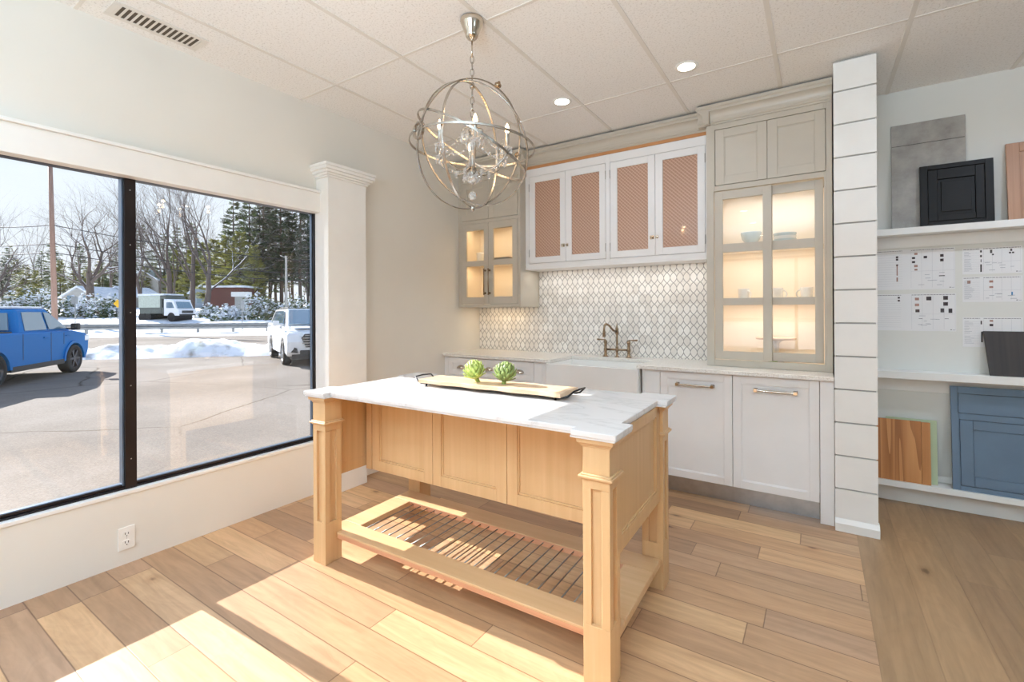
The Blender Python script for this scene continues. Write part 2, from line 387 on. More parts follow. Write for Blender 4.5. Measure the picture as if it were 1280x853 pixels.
# shiplap partition between kitchen and alcove
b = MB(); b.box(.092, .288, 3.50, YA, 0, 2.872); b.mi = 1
zs = [.075] + [.053 + .2025 * k for k in range(1, 14)] + [2.868]
for i in range(14):
    b.mi = 0; lo = zs[i] + (.005 if i else 0); hi = zs[i + 1] - .005
    b.box(.085, .295, 3.487, 3.502, lo, hi)
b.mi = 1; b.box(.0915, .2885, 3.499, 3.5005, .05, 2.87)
b.mi = 0; b.prism([(3.47, 0), (3.47, .048), (3.487, .075), (3.53, .075), (3.53, 0)], 'x', .0852, .302)
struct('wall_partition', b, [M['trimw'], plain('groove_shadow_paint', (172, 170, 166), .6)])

# baseboards
b = MB(); b.box(XL, XL + .014, 2.47, 3.5, 0, .09); struct('baseboard_left', b, M['trimw'], bevel=.003)
# window sill edge and header
b = MB(); b.box(XL - .05, XL + .006, WIN[0][0], 2.11, SILL - .022, SILL)
struct('trim_1', b, M['trimw'], bevel=.004)
b = MB(); b.box(XL - .03, -3.075, WIN[0][0] - .2, 2.115, 2.085, 2.225); b.box(XL - .03, -3.06, WIN[0][0] - .2, 2.115, 2.225, 2.243)
struct('trim_2', b, M['trimw'], bevel=.003)
# pilaster with its cap
b = MB(); b.box(XL - .02, -2.98, 2.113, 2.455, 0, 2.34)
for (dz0, dz1, e) in ((2.335, 2.35, .012), (2.35, 2.365, .022), (2.365, 2.385, .036), (2.385, 2.408, .05), (2.408, 2.43, .056)):
    b.box(XL, -2.98 + e, 2.113 - e, 2.455 + e, dz0, dz1)
struct('trim_3', b, M['trimw'], bevel=.004)

# windows
def window(name, y0, y1, mull):
    w = bpy.data.objects.new(name, None); COL.objects.link(w); w['kind'] = 'structure'; w.location = (XL - .08, y0, SILL); ORG[name] = tuple(w.location)
    xf0, xf1 = XL - .088, XL - .030
    z0, z1 = SILL - .012, HEAD
    f = MB()
    f.box(xf0, xf1, y0, y1, z0, z0 + .022); f.box(xf0, xf1 - .015, y0, y1, z0 + .022, z0 + .036)
    f.box(xf0, xf1, y0, y1, z1 - .016, z1)
    f.box(xf0, xf1, y1 - .053, y1, z0, z1); f.box(xf0, xf1, y0, y0 + .03, z0, z1)
    f.mi = 1; f.box(xf0 + .008, xf1 - .018, y0 + .03, y1 - .055, z0 + .03, z0 + .041); f.box(xf0 + .012, xf1 - .022, y1 - .059, y1 - .053, z0 + .03, z1 - .016)
    f.build('window_frame', [M['frame'], M['frame_out']], w, bevel=.002)
    ys = [y0 + .03] + [v for m in mull for v in (m - .026, m + .026)] + [y1 - .053]
    for m in mull:
        g = MB(); g.box(xf0, xf1 + .005, m - .026, m + .026, z0, z1 - .004)
        g.mi = 1; g.box(xf0 + .004, xf1 - .01, m - .034, m - .026, z0 + .03, z1 - .016)
        g.mi = 2
        for zz in (.55, .95, 1.35, 1.72, 2.02): g.box(xf1 + .004, xf1 + .0065, m - .003, m + .003, zz, zz + .006)
        g.build('mullion', [M['frame'], M['frame_out'], M['steel']], w, bevel=.0015)
    for i in range(0, len(ys), 2):
        g = MB(); g.box(XL - .070, XL - .064, ys[i] - .004, ys[i + 1] + .004, z0 + .02, z1 - .012); g.build('glass_pane', M['glass'], w)
window('window_1', WIN[0][0], WIN[0][1], [.994])
window('added_window_side', WIN[1][0], WIN[1][1], [-2.5])  # unseen window behind the camera, added to let in bounce light
w3 = bpy.data.objects.new('added_window_rear', None); COL.objects.link(w3); w3['kind'] = 'structure'; ORG['added_window_rear'] = (0, 0, 0)  # large unseen window in the front wall, added for daylight fill
b = MB()
for x in (FX0 + .03, -.4, 1.5, FX1 - .03): b.box(x - .03, x + .03, YF - .09, YF - .01, FZ0, FZ1)
b.box(FX0, FX1, YF - .09, YF - .01, FZ0, FZ0 + .05); b.box(FX0, FX1, YF - .09, YF - .01, FZ1 - .05, FZ1); b.build('window_frame', M['frame'], w3)
b = MB(); b.box(FX0, FX1, YF - .052, YF - .048, FZ0, FZ1); b.build('glass_pane', M['glass'], w3)

# ------------------------------------------------------------------ cabinet parts
def shaker(mb, x0, x1, z0, z1, y, s=.055, t=.02, rec=.009, bead=.006):
    """framed door front, front face at y, facing -y"""
    mb.box(x0, x0 + s, y, y + t, z0, z1); mb.box(x1 - s, x1, y, y + t, z0, z1)
    mb.box(x0 + s, x1 - s, y, y + t, z0, z0 + s); mb.box(x0 + s, x1 - s, y, y + t, z1 - s, z1)
    mb.box(x0 + s, x1 - s, y + rec, y + t - .002, z0 + s, z1 - s)
    if bead:
        a, c, d, e = x0 + s, x1 - s, z0 + s, z1 - s
        mb.box(a, a + bead, y + rec * .45, y + rec + .001, d, e); mb.box(c - bead, c, y + rec * .45, y + rec + .001, d, e)
        mb.box(a, c, y + rec * .45, y + rec + .001, d, d + bead); mb.box(a, c, y + rec * .45, y + rec + .001, e - bead, e)
def frame_of(mb, X0, X1, Z0, Z1, holes, y, t=.02):
    """face frame: a board with rectangular holes (x0,x1,z0,z1), holes in columns sharing edges"""
    xs = sorted({X0, X1} | {h[0] for h in holes} | {h[1] for h in holes}); zs = sorted({Z0, Z1} | {h[2] for h in holes} | {h[3] for h in holes})
    for i in range(len(xs) - 1):
        run = None
        for j in range(len(zs) - 1):
            cx, cz = (xs[i] + xs[i + 1]) / 2, (zs[j] + zs[j + 1]) / 2
            inh = any(h[0] < cx < h[1] and h[2] < cz < h[3] for h in holes)
            if not inh: run = [zs[j], zs[j + 1]] if run is None else [run[0], zs[j + 1]]
            if inh or j == len(zs) - 2:
                if run: mb.box(xs[i], xs[i + 1], y, y + t, run[0], run[1])
                run = None
def carcass(mb, x0, x1, y0, y1, z0, z1, t=.018, decks=()):
    mb.box(x0, x0 + t, y0, y1, z0, z1); mb.box(x1 - t, x1, y0, y1, z0, z1)
    mb.box(x0 + t, x1 - t, y0, y1, z0, z0 + t); mb.box(x0 + t, x1 - t, y0, y1, z1 - t, z1)
    mb.box(x0 + t, x1 - t, y1 - .01, y1, z0 + t, z1 - t)
    for z in decks: mb.box(x0 + t, x1 - t, y0, y1 - .01, z, z + t)
def crown_profile(y, z0, z1, p):
    """outline in (y,z): p is the projection towards the room"""
    h = z1 - z0
    pts = [(y + .03, z0), (y - .006, z0), (y - .006, z0 + .10 * h), (y - .012, z0 + .13 * h), (y - .012, z0 + .24 * h)]
    for i in range(7):
        a = i / 6 * pi / 2
        pts.append((y - .014 - (p * .62) * (1 - cos(a)), z0 + h * (.26 + .42 * sin(a))))
    pts += [(y - p * .86, z0 + .72 * h), (y - p * .86, z0 + .80 * h), (y - p, z0 + .86 * h), (y - p, z1), (y + .03, z1)]
    return pts
def pull_v(x, z0, z1, y, parent, m):
    g = MB(); g.smooth = True
    g.tube([(x, y - .028, z0), (x, y - .03, (z0 + z1) / 2), (x, y - .028, z1)], .0055, 10)
    for z in (z0 + .012, z1 - .012): g.tube([(x, y, z), (x, y - .028, z)], .006, 10); g.tube([(x, y, z), (x, y - .004, z)], .011, 12)
    for z in (z0, z1): g.ball((x, y - .028, z), .008, 8)
    return g.build('handle', m, parent)
def hinge(x, z, y, parent):
    g = MB(); g.smooth = True; g.tube([(x, y - .003, z - .03), (x, y - .003, z + .03)], .004, 8); g.ball((x, y - .003, z + .033), .0045, 6); g.ball((x, y - .003, z - .033), .0045, 6)
    return g.build('hinge', M['steel'], parent)

WARM = lin((255, 222, 178))[:3]; NEUT = lin((255, 240, 226))[:3]
def lamp(name, kind, loc, energy, color=(1, 1, 1), rot=(0, 0, 0), size=.1, sy=None, spread=None, parent=None):
    l = bpy.data.lights.new(name, kind); l.energy = energy; l.color = color
    if kind == 'AREA':
        l.size = size
        if sy: l.shape = 'RECTANGLE'; l.size_y = sy
        if spread: l.spread = spread
    elif kind == 'POINT': l.shadow_soft_size = size
    o = bpy.data.objects.new(name, l); COL.objects.link(o); o.location = loc; o.rotation_euler = rot
    return o

# ------------------------------------------------------------------ left upper cabinet (glass doors)
cx0, cx1, cyf = XL + .001, -2.361, 3.755
t = thing('upper_cabinet', ((cx0 + cx1) / 2, 3.94, 1.388), 'greige wall cabinet with lit two-pane glass doors beside the window wall', 'cabinet')
b = MB(); carcass(b, cx0, cx1, cyf + .02, YB - .001, 1.388, 2.735, decks=(2.235,)); b.build('case', M['cabgrey'], t, bevel=.001)
b = MB(); frame_of(b, cx0, cx1, 1.388, 2.735, [(-3.08, -2.39, 1.417, 2.235), (-3.08, -2.39, 2.266, 2.656)], cyf); b.build('face_frame', M['cabgrey'], t, bevel=.0015)
b = MB(); b.box(cx0 + .019, cx1 - .019, 4.10, 4.108, 1.407, 2.232); b.box(cx0 + .0185, cx0 + .021, cyf + .03, 4.1, 1.407, 2.232); b.box(cx1 - .021, cx1 - .0185, cyf + .03, 4.1, 1.407, 2.232)
b.build('lining', M['cabgrey_in'], t)
b = MB(); b.box(cx0 + .022, cx1 - .022, cyf + .05, 4.098, 1.822, 1.840); b.build('shelf', M['cabgrey_in'], t, bevel=.001)
for i, (a, c) in enumerate(((-3.077, -2.7365), (-2.7335, -2.393))):
    d = MB(); px0, px1 = (-3.015, -2.792) if i == 0 else (-2.678, -2.452)
    frame_of(d, a, c, 1.42, 2.232, [(px0, px1, 1.49, 1.802), (px0, px1, 1.856, 2.165)], cyf - .001)
    dd = d.build('glass_door', M['cabgrey'], t, bevel=.0015)
    for (z0, z1) in ((1.486, 1.806), (1.852, 2.169)):
        g = MB(); g.box(px0 - .004, px1 + .004, cyf + .010, cyf + .013, z0, z1); g.build('pane', M['cabglass'], dd)
    pull_v(-2.773 if i == 0 else -2.719, 1.515, 1.765, cyf - .001, dd, M['oldnickel'])
    d = MB(); shaker(d, a, c, 2.269, 2.653, cyf - .001, .062); d.build('panel_door', M['cabgrey'], t, bevel=.0015)
b = MB(); b.prism(crown_profile(cyf, 2.735, 2.868, .062), 'x', cx0, cx1 + .058)
pr = [(2 * 0 + (cx1 - (y - cyf)), z) for (y, z) in crown_profile(cyf, 2.735, 2.868, .062)]
b.prism(pr, 'y', cyf - .058, YB - .001); b.box(cx0, cx1, cyf + .02, YB - .001, 2.735, 2.868)
b.build('crown', M['cabgrey'], t)
b = MB(); b.box(-3.0, -2.5, 3.83, 3.87, 2.225, 2.2345); b.mi = 0; b.build('cabinet_light', M['plastic'], t)
for (zz, e) in ((2.222, 1.0), (1.818, 1.0)):
    lamp('cabinet_lamp', 'AREA', (-2.74, 3.88, zz), e * 1.5, WARM, (0, 0, 0), .6, .1)
lamp('under_cabinet_lamp', 'AREA', (-2.74, 3.95, 1.382), .9, WARM, (0, 0, 0), .5, .05)

# ------------------------------------------------------------------ middle white cabinet
wx0, wx1, wy = -2.3605, -.7015, 3.85
t = thing('mesh_front_cabinet', ((wx0 + wx1) / 2, 3.98, 1.743), 'white wall cabinet with four copper lattice doors above the sink', 'cabinet')
b = MB(); carcass(b, wx0, wx1, wy + .02, YB - .001, 1.76, 2.706); b.box(wx0 + .01, wx1 - .01, wy + .03, YB - .02, 2.706, 2.86); b.build('case', M['cabwhite'], t, bevel=.001)
DX = [(-2.316, -1.931), (-1.928, -1.543), (-1.500, -1.1145), (-1.1115, -.727)]
b = MB(); frame_of(b, wx0, wx1, 1.76, 2.706, [(-2.3185, -1.5405, 1.799, 2.634), (-1.5025, -.7245, 1.799, 2.634)], wy)
b.box(wx0, wx1, wy - .006, YB - .01, 1.743, 1.762); b.build('face_frame', M['cabwhite'], t, bevel=.0015)
PX = [(-2.255, -1.987), (-1.870, -1.600), (-1.437, -1.172), (-1.052, -.783)]
for i in range(4):
    d = MB(); frame_of(d, DX[i][0], DX[i][1], 1.802, 2.631, [(PX[i][0], PX[i][1], 1.86, 2.573)], wy - .001)
    dd = d.build('mesh_door', M['cabwhite'], t, bevel=.0015)
    g = MB(); g.box(PX[i][0] - .003, PX[i][1] + .003, wy + .009, wy + .013, 1.857, 2.576); g.build('lattice_panel', M['lattice'], dd)
    kx = DX[i][1] - .012 if i % 2 == 0 else DX[i][0] + .012
    if i in (0, 2):
        g = MB(); g.smooth = True; g.tube([(kx - .012, wy - .001, 1.951), (kx - .012, wy - .012, 1.951), (kx - .012, wy - .02, 1.951)], [.005, .004, .009], 12); g.ball((kx - .012, wy - .022, 1.951), .0105, 10)
        g.smooth = False; g.box(kx - .03, kx + .004, wy - .004, wy - .001, 1.936, 1.966); g.build('latch_knob', M['nickel'], dd)
    else:
        g = MB(); g.box(DX[i][0] + .002, DX[i][0] + .026, wy - .005, wy - .001, 1.938, 1.964); g.smooth = True; g.ball((DX[i][0] + .014, wy - .01, 1.951), .007, 8); g.build('latch_plate', M['nickel'], dd)
    hx = DX[i][0] - .001 if i % 2 == 0 else DX[i][1] + .001
    for z in (1.90, 2.53): hinge(hx, z, wy, dd)
b = MB(); b.box(wx0 - 0, wx1, wy - .004, wy + .03, 2.707, 2.732); tag(b.build('wood_strip', M['copperstrip'], t), 'bare wood strip between white frame and greige crown')
b = MB(); b.prism(crown_profile(wy, 2.733, 2.868, .062), 'x', wx0 + .0005, wx1 - .0005); tag(b.build('crown', M['cabgrey'], t), 'greige crown moulding')

for x in (-2.05, -1.53, -1.0): lamp('under_cabinet_lamp', 'AREA', (x, 3.93, 1.738), .75, lin((255, 248, 240))[:3], (0, 0, 0), .5, .10)
# ------------------------------------------------------------------ display cabinet on the counter, right
gx0, gx1, gy = -.700, .0835, 3.76
t = thing('display_cabinet', ((gx0 + gx1) / 2, 3.94, .933), 'tall greige display cabinet with lit sliding glass doors standing on counter', 'cabinet')
b = MB(); carcass(b, gx0, gx1, gy + .02, YB - .001, .9335, 2.735, decks=(2.245,)); b.build('case', M['cabgrey'], t, bevel=.001)
b = MB(); frame_of(b, gx0, gx1, .9335, 2.735, [(-.648, .038, .982, 2.238), (-.64, .05, 2.276, 2.696)], gy - .006); b.build('face_frame', M['cabgrey'], t, bevel=.0015)
b = MB(); b.box(gx0 + .019, gx1 - .019, 4.10, 4.108, .953, 2.242); b.box(gx0 + .0185, gx0 + .021, gy + .035, 4.1, .953, 2.242); b.box(gx1 - .021, gx1 - .0185, gy + .035, 4.1, .953, 2.242)
b.box(gx0 + .02, gx1 - .02, gy + .05, 4.1, .9525, .956); b.build('lining', M['cabgrey_in'], t)
for z in (1.402, 1.796):
    b = MB(); b.box(gx0 + .022, gx1 - .022, gy + .07, 4.098, z, z + .018); b.build('shelf', M['cabgrey_in'], t, bevel=.001)
for (a, c) in ((-.636, -.2965), (-.2935, .047)):
    d = MB(); shaker(d, a, c, 2.280, 2.692, gy - .005, .06); d.build('panel_door', M['cabgrey'], t, bevel=.0015)
for (nm, a, c, p0, p1, yy) in (('sliding_door', -.645, -.270, -.589, -.326, gy + .004), ('sliding_door', -.310, .034, -.268, -.015, gy + .030)):
    rows = [(1.046, 1.386), (1.438, 1.776), (1.840, 2.172)]
    d = MB(); frame_of(d, a, c, .985, 2.234, [(p0, p1) + r for r in rows], yy, .02); dd = d.build(nm, M['cabgrey'], t, bevel=.0015)
    for r in rows:
        g = MB(); g.box(p0 - .003, p1 + .003, yy + .009, yy + .012, r[0] - .003, r[1] + .003); g.build('pane', M['cabglass'], dd)
b = MB(); b.prism(crown_profile(gy - .006, 2.735, 2.868, .062), 'x', gx0 - .055, gx1)
b.prism([(gx0 + (y - gy + .006), z) for (y, z) in crown_profile(gy - .006, 2.735, 2.868, .062)], 'y', gy - .06, 3.845)
b.build('crown', M['cabgrey'], t)
for (zz, e) in ((2.238, .9), (1.793, .9), (1.399, .9)):
    lamp('cabinet_lamp', 'AREA', (-.31, 3.90, zz), e * 1.7, NEUT, (0, 0, 0), .66, .12)

# crockery in the display cabinet
def stack(x, y, z, n, r, m, label, cat, h=.016, nm='plate'):
    for i in range(n):
        g = MB(); g.smooth = True
        g.lathe([(r * .55, 0), (r * .6, .002), (r * .98, h * .75), (r, h * .85), (r * .97, h * .9), (r * .58, .005), (.001, .004)], (x, y, z + i * h * .55), 28)
        lab = label if n == 1 else label + (', topmost of its pile' if i == n - 1 else ', lowest of its pile' if i == 0 else ', between the lowest and the topmost')
        o = g.build(nm, m); tag(o, lab, cat, group=None if (i in (0, n - 1)) else label[:40] + ' pile')
def bowl(x, y, z, r, h, m, label, grp=None):
    g = MB(); g.smooth = True
    g.lathe([(r * .45, 0), (r * .5, .004), (r * .85, h * .4), (r, h * .95), (r * .985, h), (r * .95, h * .95), (r * .78, h * .42), (.001, .012)], (x, y, z), 32)
    return tag(g.build('bowl', m), label, 'bowl', grp)
S1, S2 = 1.8145, 1.4205
stack(-.43, 3.95, S1, 3, .085, M['ceramic'], 'pale plate under the blue bowl on top shelf', 'plate')
bowl(-.42, 3.95, S1 + .036, .072, .085, M['teal'], 'pale blue glazed bowl on a plate pile in display cabinet top shelf')
for i in range(3): bowl(-.20, 3.96, S1 + i * .022, .075, .052, M['teal'] if i != 1 else M['ceramic'], ['low bowl at the bottom of the three-bowl pile, display cabinet top shelf', 'middle white bowl of the three-bowl pile, display cabinet top shelf', 'uppermost bowl of the three-bowl pile, display cabinet top shelf'][i])
def mug(x, y, z, label, ang=0):
    tt = thing('mug', (x, y, z), label, 'mug', 'white mugs on the middle shelf')
    g = MB(); g.smooth = True; g.lathe([(.032, 0), (.036, .004), (.038, .045), (.040, .088), (.0385, .090), (.036, .086), (.034, .01), (.001, .008)], (x, y, z), 24); g.build('body', M['ceramic'], tt)
    g = MB(); g.smooth = True; c, s = cos(ang), sin(ang)
    g.tube([(x + c * (.036 + .03 * sin(a)), y + s * (.036 + .03 * sin(a)), z + .045 + .028 * cos(a)) for a in [pi * i / 8 for i in range(9)]], .005, 8); g.build('handle', M['ceramic'], tt)
mug(-.47, 3.93, S2, 'white mug furthest left on the display cabinet middle shelf', -.6)
mug(-.25, 3.94, S2, 'white mug behind the centre stile of the sliding doors', -.3)
mug(-.065, 3.94, S2, 'white mug furthest right on the display cabinet middle shelf', pi + .3)
t = thing('cake_stand', (-.26, 3.94, .9565), 'white pedestal stand with round wooden top on display cabinet floor', 'cake stand')
g = MB(); g.smooth = True; g.lathe([(.06, 0), (.062, .006), (.03, .02), (.02, .06), (.022, .15), (.05, .17), (.052, .175)], (-.26, 3.94, .9565), 28); g.build('pedestal', M['ceramic'], t)
g = MB(); g.lathe([(.125, 0), (.13, .004), (.13, .012), (.125, .016)], (-.26, 3.94, 1.1315), 36); g.build('round_top', M['board'], t)
t = thing('jar', (-.27, 3.86, .9565), 'small green and white striped jar before the pedestal stand', 'jar')
g = MB(); g.smooth = True; g.lathe([(.022, 0), (.026, .004), (.027, .055), (.022, .065)], (-.27, 3.86, .9565), 20); g.build('body', plain('lime_glaze', (176, 206, 120), .3), t)
g = MB()
for k in range(3): g.lathe([(.0275, .012 + k * .016), (.0278, .0125 + k * .016), (.0278, .018 + k * .016), (.0275, .0185 + k * .016)], (-.27, 3.86, .9565), 20)
g.build('stripes', M['ceramic'], t)
# things in the left cabinet
def cup_plain(x, y, z, r, h, label, m, nm='cup', cat='cup'):
    g = MB(); g.smooth = True; g.lathe([(r * .8, 0), (r * .85, .003), (r, h * .9), (r, h), (r * .93, h * .98), (r * .75, .008), (.001, .007)], (x, y, z), 24); return tag(g.build(nm, m), label, cat)
cup_plain(-2.985, 3.95, 1.8405, .042, .125, 'white cup on the upper shelf of the left glass cabinet', M['ceramic'])
def tray(x, y, z, label):
    g = MB(); w, d, h = .11, .09, .045
    g.box(x - w, x + w, y - d, y + d, z, z + .006)
    g.box(x - w, x - w + .006, y - d, y + d, z + .006, z + h); g.box(x + w - .006, x + w, y - d, y + d, z + .006, z + h)
    g.box(x - w + .006, x + w - .006, y - d, y - d + .006, z + .006, z + h); g.box(x - w + .006, x + w - .006, y + d - .006, y + d, z + .006, z + h)
    tag(g.build('tray', M['greytray'], bevel=.002), label, 'tray')
tray(-2.66, 3.92, 1.8405, 'grey rectangular tray on the upper shelf of left glass cabinet')
tray(-2.66, 3.92, 1.4065, 'grey rectangular tray on the floor of left glass cabinet')
bowl(-2.99, 3.93, 1.4065, .06, .03, M['ceramic'], 'shallow white dish on the floor of left glass cabinet')

# ------------------------------------------------------------------ base cabinets
CT0, CT1 = .905, .933
def cup_pull(x, z, y, parent):
    g = MB(); g.smooth = True; vs = []; fs = []; n, m = 12, 6
    for i in range(n + 1):
        a = pi * i / n
        for j in range(m + 1):
            p = pi / 2 * j / m
            vs.append((x - .044 * cos(a) * cos(p * .85), y - .028 * sin(p) - .0005, z - .012 + .03 * sin(a) * cos(p * .75)))
    for i in range(n):
        for j in range(m): fs.append((i * (m + 1) + j, (i + 1) * (m + 1) + j, (i + 1) * (m + 1) + j + 1, i * (m + 1) + j + 1))
    g._add(vs, fs); o = g.build('cup_pull', M['nickel'], parent)
    s = o.modifiers.new('Solidify', 'SOLIDIFY'); s.thickness = .002
def bar_pull(x0, x1, z, y, parent):
    g = MB(); g.smooth = True
    g.tube([(x0, y - .03, z), (x0 + .02, y - .032, z), ((x0 + x1) / 2, y - .032, z), (x1 - .02, y - .032, z), (x1, y - .03, z)], [.007, .006, .008, .006, .007], 12)
    for x in (x0 + .01, x1 - .01):
        g.tube([(x, y, z), (x, y - .03, z)], .0065, 10); g.smooth = False; g.box(x - .012, x + .012, y - .004, y, z - .012, z + .012); g.box(x - .010, x + .010, y - .041, y - .022, z - .010, z + .010); g.smooth = True
    g.build('bar_pull', M['nickel'], parent)
yf = 3.53
t = thing('base_cabinet', (-2.56, 3.82, 0), 'white base cabinet with wide drawer and cup pulls in the window corner', 'cabinet')
b = MB(); carcass(b, XL + .001, -2.0005, yf + .02, YB - .001, .10, CT0 - .001); b.build('case', M['cabwhite'], t)
b = MB(); frame_of(b, XL + .001, -2.0005, .10, CT0 - .001, [(-3.072, -2.082, .722, .897), (-3.072, -2.082, .135, .697)], yf); b.build('face_frame', M['cabwhite'], t, bevel=.0015)
b = MB(); b.box(XL + .001, -2.0005, yf + .07, yf + .085, 0, .10); b.build('toe_kick', M['cabwhite'], t)
b = MB(); shaker(b, -3.069, -2.085, .725, .894, yf - .001, .05); dd = b.build('drawer', M['cabwhite'], t, bevel=.0015)
for x in (-2.915, -2.577, -2.237): cup_pull(x, .805, yf - .001 + .009, dd)
for i, (a, c) in enumerate(((-3.069, -2.5785), (-2.5755, -2.085))):
    b = MB(); shaker(b, a, c, .138, .694, yf - .001, .06); dd = b.build('door', M['cabwhite'], t, bevel=.0015)
    kx = c - .035 if i == 0 else a + .035
    g = MB(); g.smooth = True; g.tube([(kx, yf, .63), (kx, yf - .015, .63)], .005, 8); g.ball((kx, yf - .022, .63), .013, 12); g.build('knob', M['nickel'], dd)
t = thing('sink_cabinet', (-1.55, 3.82, 0), 'white cabinet under the apron sink', 'cabinet')
b = MB(); b.box(-2.0, -1.982, yf + .02, YB - .001, .1, CT0 - .001); b.box(-1.123, -1.1005, yf + .02, YB - .001, .1, CT0 - .001); b.box(-1.982, -1.123, yf + .02, YB - .001, .1, .118); b.build('case', M['cabwhite'], t)
b = MB(); b.box(-2.0, -1.94, yf, yf + .02, .1, CT0 - .001); b.box(-1.125, -1.1005, yf, yf + .02, .1, CT0 - .001); b.box(-1.94, -1.125, yf, yf + .02, .1, .135); b.box(-1.94, -1.125, yf, yf + .02, .63, .655); b.build('face_frame', M['cabwhite'], t, bevel=.0015)
b = MB(); b.box(-2.0, -1.1005, yf + .07, yf + .085, 0, .10); b.build('toe_kick', M['cabwhite'], t)
for i, (a, c) in enumerate(((-1.937, -1.534), (-1.531, -1.128))):
    b = MB(); shaker(b, a, c, .138, .627, yf - .001, .06); dd = b.build('door', M['cabwhite'], t, bevel=.0015)
    kx = c - .035 if i == 0 else a + .035
    g = MB(); g.smooth = True; g.tube([(kx, yf, .57), (kx, yf - .015, .57)], .005, 8); g.ball((kx, yf - .022, .57), .013, 12); g.build('knob', M['nickel'], dd)
t = thing('base_cabinet', (-.5, 3.82, 0), 'white base cabinet with two tall panel doors and steel kick under display cabinet', 'cabinet')
b = MB(); carcass(b, -1.10, .006, yf + .02, YB - .001, .125, CT0 - .001); b.build('case', M['cabwhite'], t)
b = MB(); b.box(-1.10, -.990, yf, yf + .02, .125, CT0 - .001); b.build('stile', M['cabwhite'], t, bevel=.0015)
b = MB(); b.box(-1.10, .006, 3.60, 3.612, 0, .125); tag(b.build('toe_kick', M['steel'], t), 'brushed steel toe kick')
b = MB(); b.box(.009, .0835, 3.528, YB - .001, 0, CT0 - .001); b.build('end_panel', M['cabwhite'], t, bevel=.0015)
for (a, c, p0, p1) in ((-.987, -.4965, -.872, -.614), (-.4925, .006, -.363, -.113)):
    b = MB(); shaker(b, a, c, .130, .900, yf - .001, .052); dd = b.build('door', M['cabwhite'], t, bevel=.0015)
    bar_pull(p0, p1, .811, yf + .008, dd)

# countertop with the sink cut-out
b = MB()
o1 = [(XL + .001, 3.498), (-1.915, 3.498), (-1.915, 3.905), (-1.15, 3.905), (-1.15, 3.498), (.0845, 3.498), (.0845, YB - .001), (XL + .001, YB - .001)]
b.box(XL + .001, -1.905, 3.498, YB - .001, CT0, CT1); b.box(-1.160, .0835, 3.498, YB - .001, CT0, CT1); b.box(-1.905, -1.160, 3.905, YB - .001, CT0, CT1)
tag(b.build('kitchen_countertop', M['quartz'], bevel=.003), 'speckled white stone countertop along the back wall', 'countertop')
# sink
t = thing('apron_sink', (-1.53, 3.68, .66), 'white apron-front farmhouse sink below the bridge faucet', 'sink')
sx0, sx1, sy0, sy1, sz0, sz1 = -1.925, -1.138, 3.455, 3.93, .665, CT0 - .001
b = MB(); w = .024
b.box(sx0, sx1, sy0, sy0 + w, sz0, sz1 + .004)
b.box(sx0, sx0 + w, sy0 + w, sy1, sz0, sz1); b.box(sx1 - w, sx1, sy0 + w, sy1, sz0, sz1); b.box(sx0 + w, sx1 - w, sy1 - w, sy1, sz0, sz1); b.box(sx0 + w, sx1 - w, sy0 + w, sy1 - w, sz0, sz0 + .025)
b.build('basin', M['porcelain'], t, bevel=.006, seg=3)
g = MB(); g.lathe([(.045, 0), (.045, .003), (.03, .004), (.02, .001)], (-1.53, 3.7, sz0 + .025), 24); g.build('drain', M['steel'], t)

# bridge faucet
t = thing('bridge_faucet', (-1.5, 4.0, CT1), 'aged nickel bridge faucet with two lever handles against the ogee tile', 'faucet')
fy = 4.0
g = MB(); g.smooth = True
for x in (-1.608, -1.393):
    g.lathe([(.026, 0), (.026, .006), (.014, .012), (.012, .05), (.016, .055), (.016, .075), (.012, .08), (.013, .12), (.017, .125), (.015, .14), (.008, .15)], (x, fy, CT1), 16)
g.tube([(-1.608, fy, CT1 + .066), (-1.393, fy, CT1 + .066)], .009, 12)
g.lathe([(.022, 0), (.022, .005), (.010, .01), (.010, .055)], (-1.5, fy, CT1), 16); g.ball((-1.5, fy, CT1 + .066), .018, 12)
g.build('bridge', M['oldnickel'], t)
g = MB(); g.smooth = True
g.lathe([(.011, .075), (.013, .09), (.009, .10), (.0085, .20), (.015, .205), (.017, .225), (.012, .24), (.016, .25), (.010, .262), (.004, .29), (.003, .30)], (-1.5, fy, CT1), 16)
g.tube([(-1.5, fy, CT1 + .225), (-1.512, fy - .06, CT1 + .24), (-1.53, fy - .11, CT1 + .285), (-1.545, fy - .145, CT1 + .30), (-1.55, fy - .165, CT1 + .29), (-1.553, fy - .17, CT1 + .26), (-1.553, fy - .17, CT1 + .235)], [.009, .009, .009, .009, .009, .009, .009], 12)
g.lathe([(.013, -.05), (.014, -.04), (.012, -.01), (.014, 0), (.009, .004)], (-1.553, fy - .17, CT1 + .235), 16)
g.build('spout', M['oldnickel'], t)
for x, s in ((-1.608, -1), (-1.393, 1)):
    g = MB(); g.smooth = True; g.tube([(x, fy, CT1 + .15), (x + s * .02, fy - .002, CT1 + .152), (x + s * .07, fy - .004, CT1 + .154)], [.008, .005, .008], 10); g.ball((x + s * .074, fy - .004, CT1 + .154), .009, 8)
    g.build('lever', M['oldnickel'], t)

# backsplash
b = MB(); b.box(XL + .002, -.7015, YB - .010, YB - .0005, CT1 + .0005, 1.387); b.box(-2.3595, -.7015, YB - .010, YB - .0005, 1.387, 1.742)
tag(b.build('tile_backsplash', M['tile']), 'white ogee mosaic tile backsplash with grey outlines behind the sink', 'backsplash')

